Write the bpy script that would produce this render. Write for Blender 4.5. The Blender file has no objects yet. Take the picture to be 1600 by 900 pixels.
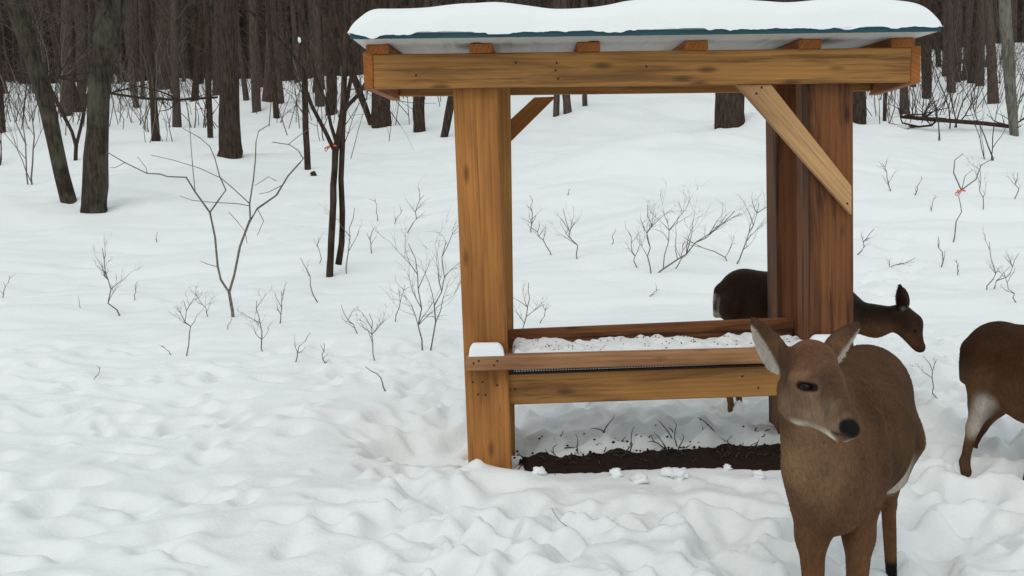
import bpy, bmesh, math, random
import numpy as np
from mathutils import Vector, Matrix
R = math.radians
scene = bpy.context.scene
COL = scene.collection

# ------------------------------------------------------------------ camera
FPX, PITCH, ROLL, CAMH = 1600.0, R(7.125), R(-1.4), 1.30
_f = np.array([0, math.cos(PITCH), -math.sin(PITCH)])
_u0 = np.array([0, math.sin(PITCH), math.cos(PITCH)])
_r0 = np.array([1.0, 0, 0])
_r = math.cos(ROLL)*_r0 + math.sin(ROLL)*_u0
_u = -math.sin(ROLL)*_r0 + math.cos(ROLL)*_u0
cam_d = bpy.data.cameras.new('camera')
cam_d.lens = 36.0*FPX/1600; cam_d.sensor_width = 36; cam_d.clip_start = .05; cam_d.clip_end = 2000
cam = bpy.data.objects.new('camera', cam_d); COL.objects.link(cam)
cam.matrix_world = Matrix(((_r[0], _u[0], -_f[0], 0), (_r[1], _u[1], -_f[1], 0), (_r[2], _u[2], -_f[2], CAMH), (0, 0, 0, 1)))
scene.camera = cam

# ------------------------------------------------------------------ overcast dusk light
SUN_EL, SUN_AZ = R(48), R(200)
w = bpy.data.worlds.new('World'); scene.world = w; w.use_nodes = True
nt = w.node_tree; nt.nodes.clear()
out = nt.nodes.new('ShaderNodeOutputWorld'); bg = nt.nodes.new('ShaderNodeBackground')
sky = nt.nodes.new('ShaderNodeTexSky'); sky.sky_type = 'NISHITA'; sky.sun_disc = False
sky.sun_elevation = SUN_EL; sky.sun_rotation = SUN_AZ; sky.air_density = 1.5; sky.dust_density = 4
mx = nt.nodes.new('ShaderNodeMix'); mx.data_type = 'RGBA'; mx.inputs[0].default_value = .86
mx.inputs[7].default_value = (5.4, 5.88, 5.9, 1)          # the even grey of a closed cloud cover
nt.links.new(sky.outputs[0], mx.inputs[6]); nt.links.new(mx.outputs[2], bg.inputs[0])
bg.inputs[1].default_value = .125
nt.links.new(bg.outputs[0], out.inputs[0])
sd = bpy.data.lights.new('sun', 'SUN'); sd.energy = .6; sd.angle = R(40); sd.color = (1, .95, .88)
so = bpy.data.objects.new('sun', sd); COL.objects.link(so)
sdir = Vector((math.sin(SUN_AZ)*math.cos(SUN_EL), math.cos(SUN_AZ)*math.cos(SUN_EL), math.sin(SUN_EL)))
so.rotation_euler = sdir.to_track_quat('Z', 'Y').to_euler()
vs = scene.view_settings
vs.view_transform = 'Standard'; vs.look = 'None'; vs.gamma = 1; vs.use_curve_mapping = False; vs.exposure = 0.2

# ------------------------------------------------------------------ numpy noise
def _hash(ix, iy, seed):
    h = (ix.astype(np.int64)*374761393 + iy.astype(np.int64)*668265263 + seed*974634777) & 0xffffffff
    h = ((h ^ (h >> 13))*1274126177) & 0xffffffff
    h = h ^ (h >> 16)
    return (h & 0xffffff)/float(0xffffff)
def vnoise(x, y, seed=0):
    x = np.asarray(x, float); y = np.asarray(y, float)
    ix = np.floor(x); iy = np.floor(y); fx = x-ix; fy = y-iy
    ux = fx*fx*fx*(fx*(fx*6-15)+10); uy = fy*fy*fy*(fy*(fy*6-15)+10)
    a = _hash(ix, iy, seed); b = _hash(ix+1, iy, seed); c = _hash(ix, iy+1, seed); d = _hash(ix+1, iy+1, seed)
    return 2*((a*(1-ux)+b*ux)*(1-uy)+(c*(1-ux)+d*ux)*uy)-1
def fbm(x, y, seed=0, oct=4, gain=.5):
    s = 0; a = 1; x = np.asarray(x, float); y = np.asarray(y, float)
    for o in range(oct):
        c, sn = math.cos(o*1.1+.5), math.sin(o*1.1+.5)
        s = s + a*vnoise(x*c-y*sn+o*17.3, x*sn+y*c+o*9.1, seed+o); a *= gain; x = x*2.03; y = y*2.03
    return s
def sstep(a, b, x):
    t = np.clip((x-a)/(b-a), 0, 1); return t*t*(3-2*t)

# ------------------------------------------------------------------ pixel -> place (photo is 1600 x 900)
def ray(px, py):
    return _f + ((px-800)/FPX)*_r - ((py-450)/FPX)*_u
def U(px, py, D):
    d = ray(px, py); t = D/d[1]
    return np.array([d[0]*t, D, CAMH+d[2]*t])

# ------------------------------------------------------------------ terrain
_ky = np.arange(-60, 260, .25)
_kz = np.interp(_ky, [-60, 5, 8, 10, 14, 20, 30, 45, 58, 75, 110, 260], [0, 0, .05, .12, .54, 1.28, 2.6, 4.75, 6.5, 7.6, 7.9, 7.9])
_g = np.exp(-np.linspace(-3, 3, 15)**2/2); _g /= _g.sum()
_kz = np.convolve(np.pad(_kz, 7, mode='edge'), _g, mode='valid')
rng = np.random.RandomState(5)
PR = []                                                     # trodden hollows: x, y, rx, ry, angle, depth
for i in range(4600):
    y = rng.uniform(1.4, 7.2); x = rng.uniform(-1.0, .62)*y
    px = 800+x/y*1600; py = 250+1300*1.6/y
    wgt = .12
    if px > 560 and py > 500: wgt = .9
    if px > 1000: wgt = .95
    if py > 640: wgt = max(wgt, .55)
    if py < 520 and px < 700: wgt = .05
    if px < 540 and py > 560: wgt = .22
    if rng.rand() < wgt:
        PR.append((x, y, rng.uniform(.03, .075), rng.uniform(.05, .12), rng.uniform(0, 3.14), rng.uniform(.012, .042)) if rng.rand() < (.66 if px > 560 else .9) else (x, y, rng.uniform(.018, .05), rng.uniform(.02, .06), rng.uniform(0, 3.14), -rng.uniform(.006, .02)))
for i in range(46):                                         # a worn trail off to the right behind the feeder
    t = i/45.; PR.append((1.75+t*2.4+rng.uniform(-.25, .25), 5.0+t*6.5+rng.uniform(-.25, .25), .09, .13, rng.uniform(0, 3), .05))
PR = [p for p in PR if not (4.15 < p[1] < 4.62 and -.1 < p[0] < 1.45)]
PRA = np.array(PR)
SOIL = (U(1030, 728, 4.55)[0], 4.50)
def soil_mask(x, y):
    cx, cy = SOIL
    n = fbm(x*8, y*8, 71, 4)*.034
    dx = np.abs(x-cx)-.62
    top = 4.60+.10*(x-cx); bot = 4.27+.12*np.clip(-(x-cx)-.3, 0, 1)
    d = np.maximum(np.maximum(y-top, bot-y)+n, dx*.8+n)
    return sstep(.02, -.06, d)
def H(x, y, fine=True):
    x = np.asarray(x, float); y = np.asarray(y, float)
    z = np.interp(y+.12*np.abs(x)*0, _ky, _kz)
    far = sstep(6, 14, y)
    z = z + far*.26*fbm(x*.22, y*.22, 3, 3) + sstep(18, 40, y)*.7*fbm(x*.06, y*.06, 9, 2)
    z = z + sstep(4.5, 8, y)*.05*fbm(x*.7, y*1.3, 21, 3)
    wind = sstep(5.0, 8.5, y - .9*np.clip(x+1.2, -3, .5))
    wv = fbm(x*.5+2.1*fbm(x*.4, y*.4, 14, 2), y*2.6, 33, 3)
    z = z + wind*.045*(1-np.abs(wv))*sstep(60, 20, y)
    # soft lumps of settled snow in the foreground
    near = sstep(9.5, 5.0, y)
    px = np.where(y > .5, x/np.maximum(y, .5), 0)
    tr = near*(.35+.65*sstep(-.18, .0, px))
    z = z + near*.030*fbm(x*1.5, y*1.5, 41, 2)
    wx = x+.10*fbm(x*3, y*3, 61, 2); wy = y+.10*fbm(x*3, y*3, 62, 2)
    z = z + tr*.019*(.30-np.abs(fbm(wx*4.4, wy*4.4, 52, 3, .5)))
    z = z + tr*.010*fbm(wx*9, wy*9, 57, 3)
    z = z - .02*near
    if fine:
        for (a, b, rx, ry, th, dp) in (PRA[(np.abs(PRA[:, 0]-x[0]) < .45) & (np.abs(PRA[:, 1]-y[0]) < .45)] if x.size == 1 else PR):
            m = (np.abs(x-a) < .45) & (np.abs(y-b) < .45)
            if m.any(): z[m] += hollow(x[m]-a, y[m]-b, rx, ry, th, dp)
        z = finish(x, y, z)
    return z
def hollow(X, Y, rx, ry, th, dp):
    c, s = math.cos(th), math.sin(th)
    q = ((X*c+Y*s)/rx)**2 + ((-X*s+Y*c)/ry)**2
    return -dp*1.25*np.exp(-q**1.5) + dp*.22*np.exp(-(np.sqrt(q)-1.75)**2*2.2)
def finish(x, y, z):
    k = sstep(-.25, .0, x)*sstep(1.55, 1.3, x)*sstep(3.75, 4.05, y)*sstep(4.4, 4.3, y); z = z*(1-.72*k)-.012*k
    sm = soil_mask(x, y); z = z*(1-sm) + sm*(-.115)
    for (a, b, r, h) in MOUNDS:
        q = ((x-a)**2+(y-b)**2)/(r*r); z = z + h*np.exp(-q)
    return z
MOUNDS = []
def _m(px, D, r, h): MOUNDS.append((U(px, 500, D)[0], D, r, h))
_m(742, 4.25, .13, .05); _m(812, 4.2, .10, .03); _m(700, 4.3, .2, .03); _m(770, 4.36, .35, -.035); _m(1180, 22.3, 1.1, .4); _m(1140, 20, 2.6, .35); _m(1000, 17, 3, .3)
_m(1395, 3.3, .4, -.10); _m(1500, 3.6, 1.0, -.05); _m(1520, 4.4, .5, -.05); _m(650, 4.95, .35, -.06); _m(1040, 9.6, .9, .10); _m(600, 4.9, .25, -.05); _m(680, 4.75, .3, -.08)
def Hs(x, y): return float(H(np.array([x]), np.array([y]))[0])
_ts = np.concatenate([np.linspace(1.2, 14, 2600), np.linspace(14, 90, 2600)])
def G(px, py):                                              # where the sight line meets the snow
    d = ray(px, py); D = _ts; x = d[0]/d[1]*D; zz = CAMH + d[2]/d[1]*D
    h = H(x, D, False); k = np.argmax(zz < h)
    D0 = D[k] if (zz < h).any() else 60.
    x0 = d[0]/d[1]*D0
    return np.array([x0, D0, Hs(x0, D0)])

# ------------------------------------------------------------------ materials
def new_mat(name):
    m = bpy.data.materials.new(name); m.use_nodes = True
    n = m.node_tree; n.nodes.clear()
    o = n.nodes.new('ShaderNodeOutputMaterial'); b = n.nodes.new('ShaderNodeBsdfPrincipled')
    n.links.new(b.outputs[0], o.inputs[0]); return m, n, b
def nd(n, t, **k):
    x = n.nodes.new(t)
    for a, v in k.items(): setattr(x, a, v)
    return x
def ramp(n, src, stops):
    r = n.nodes.new('ShaderNodeValToRGB'); e = r.color_ramp.elements
    while len(e) < len(stops): e.new(.5)
    for i, (p, c) in enumerate(stops):
        e[i].position = p; e[i].color = (*c, 1) if len(c) == 3 else c
    n.links.new(src, r.inputs[0]); return r.outputs[0]
def noise(n, vec, scale, detail=4, rough=.55, dist=0):
    t = n.nodes.new('ShaderNodeTexNoise'); t.inputs['Scale'].default_value = scale; t.inputs['Detail'].default_value = detail
    t.inputs['Roughness'].default_value = rough; t.inputs['Distortion'].default_value = dist
    if vec is not None: n.links.new(vec, t.inputs['Vector'])
    return t.outputs['Fac']
def mapped(n, scale, coord='Object', rnd=False, off=(0, 0, 0)):
    tc = n.nodes.new('ShaderNodeTexCoord'); mp = n.nodes.new('ShaderNodeMapping'); mp.inputs['Scale'].default_value = scale
    n.links.new(tc.outputs[coord], mp.inputs['Vector'])
    if rnd:
        oi = n.nodes.new('ShaderNodeObjectInfo'); cb = n.nodes.new('ShaderNodeCombineXYZ')
        for i in range(3):
            ml = nd(n, 'ShaderNodeMath', operation='MULTIPLY_ADD'); ml.inputs[1].default_value = 37. if rnd is True else rnd[i]; ml.inputs[2].default_value = off[i]
            n.links.new(oi.outputs['Random'], ml.inputs[0]); n.links.new(ml.outputs[0], cb.inputs[i])
        n.links.new(cb.outputs[0], mp.inputs['Location'])
    return mp.outputs[0]
def mixc(n, fac, a, b, mode='MIX'):
    m = nd(n, 'ShaderNodeMix', data_type='RGBA', blend_type=mode)
    for i, v in ((0, fac), (6, a), (7, b)):
        if isinstance(v, (int, float)): m.inputs[i].default_value = v
        elif isinstance(v, tuple): m.inputs[i].default_value = (*v, 1)
        else: n.links.new(v, m.inputs[i])
    return m.outputs[2]
def bump(n, b, h, strength, dist=.01):
    k = n.nodes.new('ShaderNodeBump'); k.inputs['Strength'].default_value = strength; k.inputs['Distance'].default_value = dist
    n.links.new(h, k.inputs['Height']); n.links.new(k.outputs[0], b.inputs['Normal'])
def mat_snow(name, base=(.80, .82, .83), bs=.35):
    m, n, b = new_mat(name)
    v = mapped(n, (1, 1, 1))
    n1 = noise(n, v, 1.1, 3); n2 = noise(n, v, 45, 4, .6)
    c = mixc(n, n1, tuple(x*.965 for x in base), base)
    n.links.new(c, b.inputs['Base Color']); b.inputs['Roughness'].default_value = .75; b.inputs['Specular IOR Level'].default_value = .15
    bump(n, b, n2, bs, .012); return m
def mat_wood(name, lo, hi, dark, streak=.25, rough=.7):
    m, n, b = new_mat(name)
    v = mapped(n, (.8, 9, 9), rnd=(37., .9, .5), off=(0, .95, .55))
    wv = nd(n, 'ShaderNodeTexWave', wave_type='RINGS', rings_direction='X', wave_profile='SAW')
    wv.inputs['Scale'].default_value = 2.1; wv.inputs['Distortion'].default_value = 6.5; wv.inputs['Detail'].default_value = 3; wv.inputs['Detail Scale'].default_value = .55; wv.inputs['Detail Roughness'].default_value = .55
    n.links.new(v, wv.inputs[0])
    v2 = mapped(n, (3, 70, 70), rnd=True); fine = noise(n, v2, 1.5, 5, .65)
    v3 = mapped(n, (1.2, 14, 14), rnd=True); st = noise(n, v3, 1, 4, .6, .6)
    c = mixc(n, wv.outputs['Fac'], lo, hi)
    f2 = ramp(n, fine, [(.3, (.72, .72, .72)), (.7, (1.08, 1.06, 1.04))])
    c = mixc(n, .55, c, f2, 'MULTIPLY')
    sm = ramp(n, st, [(.5, (0, 0, 0)), (.66, (1, 1, 1))])
    sf = nd(n, 'ShaderNodeMath', operation='MULTIPLY'); n.links.new(sm, sf.inputs[0]); sf.inputs[1].default_value = streak
    c = mixc(n, sf.outputs[0], c, dark)
    big = noise(n, mapped(n, (1.5, 4, 4), rnd=True), 1.3, 2)
    c = mixc(n, .8, c, ramp(n, big, [(.3, (.66, .62, .60)), (.5, (.95, .93, .92)), (.72, (1.16, 1.14, 1.1))]), 'MULTIPLY')
    ck = ramp(n, noise(n, mapped(n, (.8, 34, 34), rnd=True), 1.6, 3, .5, .3), [(.60, (0, 0, 0)), (.635, (.6, .6, .6)), (.67, (0, 0, 0))]); c = mixc(n, ck, c, dark)
    # knots
    vk = mapped(n, (3.1, 9.5, 9.5), rnd=True); vo = nd(n, 'ShaderNodeTexVoronoi'); vo.inputs['Scale'].default_value = 1.0
    n.links.new(vk, vo.inputs['Vector'])
    k = ramp(n, vo.outputs['Distance'], [(.06, (1, 1, 1)), (.17, (0, 0, 0))])
    kf = nd(n, 'ShaderNodeMath', operation='MULTIPLY'); n.links.new(k, kf.inputs[0]); kf.inputs[1].default_value = .75
    c = mixc(n, kf.outputs[0], c, tuple(x*.9 for x in dark))
    n.links.new(c, b.inputs['Base Color']); b.inputs['Roughness'].default_value = rough; b.inputs['Specular IOR Level'].default_value = .25
    bump(n, b, fine, .22, .003); return m
def mat_bark(name, lo, hi, lichen=None, lich_amt=.5, sc=(9, 9, 1.6)):
    m, n, b = new_mat(name)
    v = mapped(n, sc, rnd=True); f = noise(n, v, 3, 6, .65, .4)
    c = mixc(n, ramp(n, f, [(.35, (0, 0, 0)), (.65, (1, 1, 1))]), lo, hi)
    if lichen:
        v2 = mapped(n, (2.2, 2.2, 1.3), rnd=True); g = noise(n, v2, 1.6, 5, .65)
        g = ramp(n, g, [(.47, (0, 0, 0)), (.62, (1, 1, 1))])
        gm = nd(n, 'ShaderNodeMath', operation='MULTIPLY'); n.links.new(g, gm.inputs[0]); gm.inputs[1].default_value = lich_amt
        c = mixc(n, gm.outputs[0], c, lichen)
    n.links.new(c, b.inputs['Base Color']); b.inputs['Roughness'].default_value = .9; b.inputs['Specular IOR Level'].default_value = .1
    bump(n, b, f, .9, .03); return m
def mat_plain(name, col, rough=.6, var=.2, sc=20, bs=.2, spec=.3, metal=0):
    m, n, b = new_mat(name)
    f = noise(n, mapped(n, (1, 1, 1)), sc, 4)
    c = mixc(n, f, tuple(x*(1-var) for x in col), tuple(x*(1+var) for x in col))
    n.links.new(c, b.inputs['Base Color']); b.inputs['Roughness'].default_value = rough; b.inputs['Specular IOR Level'].default_value = spec
    b.inputs['Metallic'].default_value = metal; bump(n, b, f, bs, .005); return m
def mat_fur(name):
    m, n, b = new_mat(name)
    at = nd(n, 'ShaderNodeAttribute', attribute_name='coat')
    f = noise(n, mapped(n, (1, 1, .35)), 130, 4, .7); g = noise(n, mapped(n, (1, 1, .6)), 22, 4, .6)
    c = mixc(n, .7, at.outputs['Color'], ramp(n, f, [(.3, (.62, .62, .62)), (.7, (1.3, 1.28, 1.25))]), 'MULTIPLY')
    c = mixc(n, .6, c, ramp(n, g, [(.3, (.8, .8, .8)), (.7, (1.17, 1.15, 1.13))]), 'MULTIPLY')
    n.links.new(c, b.inputs['Base Color']); n.links.new(ramp(n, at.outputs['Color'], [(.012, (.35,)*3), (.03, (.85,)*3)]), b.inputs['Roughness']); b.inputs['Specular IOR Level'].default_value = .06
    b.inputs['Sheen Weight'].default_value = 0
    bump(n, b, f, .25, .005); return m
M = {}
M['snow'] = mat_snow('snow'); M['capsnow'] = mat_snow('cap_snow', (.80, .83, .84), .2)
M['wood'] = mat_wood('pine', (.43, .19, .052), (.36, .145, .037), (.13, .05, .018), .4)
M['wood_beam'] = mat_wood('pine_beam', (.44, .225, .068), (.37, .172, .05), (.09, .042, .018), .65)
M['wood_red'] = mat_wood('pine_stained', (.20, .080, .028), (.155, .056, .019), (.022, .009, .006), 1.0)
M['wood_end'] = mat_wood('pine_end', (.42, .155, .035), (.30, .10, .022), (.15, .04, .012), .35)
M['wood_pale'] = mat_wood('pine_pale', (.56, .35, .17), (.49, .285, .125), (.17, .075, .03), .35)
M['wood_rail'] = mat_wood('pine_rail', (.41, .225, .108), (.345, .175, .08), (.13, .045, .022), .45)
M['teal'] = mat_plain('teal_metal', (.012, .075, .095), .45, .15, 12, .1, .4)
M['white_metal'] = mat_plain('white_metal', (.60, .60, .58), .5, .06, 8, .05, .4)
M['wire'] = mat_plain('dark_wire', (.03, .03, .032), .5, .3)
M['nail'] = mat_plain('nail', (.03, .022, .018), .6, .3)
M['soil'] = mat_plain('soil', (.022, .013, .009), .95, .6, 35, .8, .1)
M['feed'] = mat_plain('feed_husk', (.10, .065, .035), .9, .4, 60)
M['bark'] = mat_bark('bark_dark', (.022, .015, .011), (.075, .052, .039))
M['bark_brown'] = mat_bark('bark_brown', (.022, .015, .012), (.075, .052, .041))
M['bark_lichen'] = mat_bark('bark_lichen', (.020, .016, .012), (.07, .055, .042), (.11, .11, .08), .5)
M['bark_mass'] = mat_bark('bark_mass', (.055, .041, .034), (.155, .116, .098))
M['bark_pale'] = mat_bark('bark_pale', (.06, .055, .045), (.19, .18, .15), (.22, .21, .17), .4)
M['bark_far'] = mat_bark('bark_far', (.046, .034, .028), (.12, .088, .073))
M['twig'] = mat_bark('twig', (.13, .11, .095), (.30, .265, .235), sc=(20, 20, 20))
M['twig_dark'] = mat_bark('twig_dark', (.04, .031, .026), (.12, .095, .08), sc=(12, 12, 12))
M['flag'] = mat_plain('orange_tape', (.75, .13, .09), .5, .1)
M['leaf'] = mat_plain('dead_leaf', (.16, .05, .022), .7, .3)
M['fur'] = mat_fur('fur')
M['eye'] = mat_plain('eye_dark', (.004, .003, .003), .05, .2, 10, 0, .14)
M['hill'] = mat_bark('far_hill_wood', (.075, .056, .048), (.17, .13, .112), sc=(.9, .9, .12))

# ------------------------------------------------------------------ object helpers
def tag(o, label=None, cat=None, group=None, kind=None):
    if label: o['label'] = label
    if cat: o['category'] = cat
    if group: o['group'] = group
    if kind: o['kind'] = kind
    return o
def empty(name, loc):
    o = bpy.data.objects.new(name, None); o.location = Vector(loc); o.empty_display_size = .1; COL.objects.link(o); return o
def link(name, me, parent=None, loc=None):
    o = bpy.data.objects.new(name, me); COL.objects.link(o)
    if loc is not None: o.location = Vector(loc)
    if parent is not None:
        o.parent = parent; o.matrix_parent_inverse = Matrix.Translation(parent.location).inverted()
    return o
def mesh_np(name, V, F, mat, smooth=True):
    me = bpy.data.meshes.new(name); V = np.asarray(V, np.float32); F = np.asarray(F, np.int32)
    me.vertices.add(len(V)); me.vertices.foreach_set('co', V.ravel())
    k = F.shape[1]; me.loops.add(F.size); me.loops.foreach_set('vertex_index', F.ravel())
    me.polygons.add(len(F)); me.polygons.foreach_set('loop_start', np.arange(0, F.size, k, dtype=np.int32))
    me.polygons.foreach_set('use_smooth', np.full(len(F), smooth))
    me.materials.append(mat); me.update(calc_edges=True); me.validate(); return me
class Geo:
    def __init__(s): s.v = []; s.f = []
    def tube(s, pts, rad, n=6, cap=True):
        pts = [Vector(p) for p in pts]; b0 = len(s.v); L = len(pts)
        ref = Vector((.31, .17, .93))
        for i, p in enumerate(pts):
            t = (pts[min(i+1, L-1)]-pts[max(i-1, 0)])
            t = t.normalized() if t.length > 1e-9 else Vector((0, 0, 1))
            a = t.cross(ref if abs(t.dot(ref)) < .95 else Vector((1, 0, 0))).normalized(); b = t.cross(a)
            r = rad[i] if hasattr(rad, '__len__') else rad
            for k in range(n):
                th = 2*math.pi*k/n; s.v.append(p+(a*math.cos(th)+b*math.sin(th))*r)
        for i in range(L-1):
            for k in range(n):
                k2 = (k+1) % n; o = b0+i*n
                s.f.append((o+k, o+k2, o+n+k2, o+n+k))
        if cap:
            s.v.append(pts[-1]); c = len(s.v)-1; o = b0+(L-1)*n
            for k in range(n): s.f.append((o+k, o+(k+1) % n, c))
    def mesh(s, name, mat, smooth=True, origin=None):
        me = bpy.data.meshes.new(name)
        if origin is not None:
            o = Vector(origin); s.v = [v-o for v in s.v]
        me.from_pydata([tuple(v) for v in s.v], [], s.f); me.materials.append(mat)
        me.polygons.foreach_set('use_smooth', [smooth]*len(me.polygons)); me.update(); return me
rnd = random.Random(11)

# ------------------------------------------------------------------ the snow
def axis(parts):
    a = [parts[0][0]]
    return np.concatenate(parts)
def grow(x0, step, rate, end):
    xs = [x0]; s = step
    while abs(xs[-1]-x0) < abs(end-x0): s *= rate; xs.append(xs[-1]+s*(1 if end > x0 else -1))
    return np.array(xs[1:])
gx = np.arange(-2.3, 2.31, .0165); gx = np.concatenate([grow(gx[0], .0165, 1.026, -150)[::-1], gx, grow(gx[-1], .0165, 1.026, 150)])
gy = np.arange(1.7, 6.2, .0165); gy = np.concatenate([grow(gy[0], .02, 1.12, -60)[::-1], gy, grow(gy[-1], .0165, 1.0135, 95)])
XX, YY = np.meshgrid(gx, gy); ZZ = H(XX.ravel(), YY.ravel(), False).reshape(XX.shape)
for (a, b, rx, ry, th, dp) in PR:
    i0, i1 = np.searchsorted(gx, (a-.45, a+.45)); j0, j1 = np.searchsorted(gy, (b-.45, b+.45))
    ZZ[j0:j1, i0:i1] += hollow(XX[j0:j1, i0:i1]-a, YY[j0:j1, i0:i1]-b, rx, ry, th, dp)
ZZ = finish(XX, YY, ZZ)
nx_, ny_ = len(gx), len(gy)
idx = np.arange(nx_*ny_).reshape(ny_, nx_)
F = np.stack([idx[:-1, :-1], idx[:-1, 1:], idx[1:, 1:], idx[1:, :-1]], -1).reshape(-1, 4)
tag(link('snowy_ground', mesh_np('snowy_ground', np.stack([XX, YY, ZZ], -1).reshape(-1, 3), F, M['snow'])), kind='structure')
# the strip of bare earth under the feeder
sx = np.arange(SOIL[0]-1.1, SOIL[0]+1.0, .014); sy = np.arange(4.15, 4.95, .014)
SX, SY = np.meshgrid(sx, sy); sm = soil_mask(SX, SY)
SZ = -.040 + .014*fbm(SX*14, SY*14, 8, 4) - .08*(1-sstep(.0, .25, sm))
idx = np.arange(SX.size).reshape(SX.shape)
F = np.stack([idx[:-1, :-1], idx[:-1, 1:], idx[1:, 1:], idx[1:, :-1]], -1).reshape(-1, 4)
F = F[(sm.ravel()[F] > .01).any(1)]
tag(link('bare_soil', mesh_np('bare_soil', np.stack([SX, SY, SZ], -1).reshape(-1, 3), F, M['soil'])), kind='structure')
# far wooded rise behind the trees
hx = np.linspace(-230, 230, 160); hy = np.linspace(96, 230, 60); HX, HY = np.meshgrid(hx, hy)
HZ = 2 + 52*sstep(94, 205, HY) + 4*fbm(HX*.03, HY*.03, 90, 4) + 1.6*fbm(HX*.4, HY*.4, 91, 3)
idx = np.arange(HX.size).reshape(HX.shape)
F = np.stack([idx[:-1, :-1], idx[:-1, 1:], idx[1:, 1:], idx[1:, :-1]], -1).reshape(-1, 4)
tag(link('wooded_hill', mesh_np('wooded_hill', np.stack([HX, HY, HZ], -1).reshape(-1, 3), F, M['hill'])), kind='structure')

# ------------------------------------------------------------------ the feeder
FE = empty('deer_feeder', (.5, 4.6, Hs(.5, 4.9)))
tag(FE, 'wooden roofed feeding station with a raised trough, standing in the snow', 'deer feeder')
def box_mesh(name, L, W, T, mat, bev=.004, jitter=0):
    bm = bmesh.new(); bmesh.ops.create_cube(bm, size=1)
    for v in bm.verts: v.co = Vector((v.co.x*L, v.co.y*W, v.co.z*T))
    bmesh.ops.bevel(bm, geom=list(bm.edges), offset=bev, segments=1, affect='EDGES')
    me = bpy.data.meshes.new(name); bm.to_mesh(me); bm.free(); me.materials.append(mat); return me
def board(name, P0, P1, wvec, W, T, mat, parent=FE, bev=.004, label=None):
    """a sawn timber from P0 to P1 (centre line); W across along wvec, T across the third way"""
    P0 = Vector(P0); P1 = Vector(P1); x = (P1-P0); L = x.length; x.normalize()
    y = Vector(wvec); y = (y-x*y.dot(x)).normalized(); z = x.cross(y)
    o = bpy.data.objects.new(name, box_mesh(name, L, W, T, mat, bev)); COL.objects.link(o)
    mw = Matrix(((x.x, y.x, z.x, 0), (x.y, y.y, z.y, 0), (x.z, y.z, z.z, 0), (0, 0, 0, 1)))
    mw.translation = (P0+P1)/2
    o.parent = parent; o.matrix_parent_inverse = Matrix.Translation(parent.location).inverted(); o.matrix_basis = mw
    if label: o['label'] = label
    return o
def shift(P, dx=0, dy=0, dz=0): return np.array(P)+np.array([dx, dy, dz])
def extend(P0, P1, a, b):
    P0 = np.array(P0); P1 = np.array(P1); d = (P1-P0)/np.linalg.norm(P1-P0); return P0-d*a, P1+d*b
def prism(name, pix, D, T, mat, label=None):
    """a board cut to the outline pix, its face at depth D and T thick, grain along its longest edge"""
    P = [Vector(U(a, b, D)) for a, b in pix]; n = len(P)
    e = max(range(n), key=lambda i: (P[(i+1) % n]-P[i]).length); x = (P[(e+1) % n]-P[e]).normalized()
    y = Vector((0, 1, 0)); z = x.cross(y); c = sum(P, Vector())/n
    Rm = Matrix((x, y, z)).transposed(); inv = Rm.transposed()
    bm = bmesh.new(); q = [inv @ (p-c) for p in P]
    fv = [bm.verts.new(v) for v in q]; bv = [bm.verts.new(v+Vector((0, T, 0))) for v in q]
    bm.faces.new(fv); bm.faces.new(bv[::-1])
    for i in range(n): bm.faces.new((fv[i], bv[i], bv[(i+1) % n], fv[(i+1) % n]))
    bmesh.ops.recalc_face_normals(bm, faces=bm.faces)
    bmesh.ops.bevel(bm, geom=list(bm.edges), offset=.003, segments=1, affect='EDGES')
    me = bpy.data.meshes.new(name); bm.to_mesh(me); bm.free(); me.materials.append(mat)
    o = bpy.data.objects.new(name, me); COL.objects.link(o)
    mw = Rm.to_4x4(); mw.translation = c
    o.parent = FE; o.matrix_parent_inverse = Matrix.Translation(FE.location).inverted(); o.matrix_basis = mw
    if label: o['label'] = label
    return o
DF, DP = 4.30, 4.36                                         # front of the roof beam, front of the posts
PW = .19
def post(px0, py0, px1, py1, D, mat, label):
    a = shift(U(px0, py0, D), dy=PW/2); b = shift(U(px1, py1, D), dy=PW/2)
    a, b = extend(a, b, 0.0, .25)
    return board('post', a, b, (1, 0, 0), PW, PW, mat, bev=.006, label=label)
post(741.5, 100, 766, 737, DP, M['wood'], 'front left post, yellow pine')
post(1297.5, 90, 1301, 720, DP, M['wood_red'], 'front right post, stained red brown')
post(797-.19*800/4.74, 132, 806-.19*800/4.74, 718, 4.74, M['wood_beam'], 'rear left post, mostly behind the front one')
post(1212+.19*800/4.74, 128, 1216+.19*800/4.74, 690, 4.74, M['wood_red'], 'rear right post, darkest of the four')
UPZ = (0, 0, 1)
bl = shift(U(583, 112, DF), dy=.019); br = shift(U(1424, 101, DF), dy=.019)
board('front_beam', bl, br, UPZ, .14, .038, M['wood_beam'])
zt = .07+.019
# side boards run from front to back
sl0 = shift(U(575.5, 110, DF), dy=-.003); sl1 = U(618, 140.5, 4.975); sl1[2] = sl0[2]-.01
sr0 = shift(U(1430.5, 101, DF), dy=-.003); sr1 = U(1366, 130, 4.975); sr1[2] = sr0[2]-.01
board('side_board', sl0, sl1, UPZ, .152, .040, M['wood_end']); board('side_board', sr0, sr1, UPZ, .150, .040, M['wood_end'])
rl = sl1.copy(); rr = sr1.copy(); rl[1] = rr[1] = 4.953; rl[0] += .0225; rr[0] -= .0225
rl[2] = U(640, 150, 4.935)[2]+.07; rr[2] = U(1350, 142, 4.935)[2]+.07
board('rear_beam', rl, rr, UPZ, .14, .036, M['wood_beam'])
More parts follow.
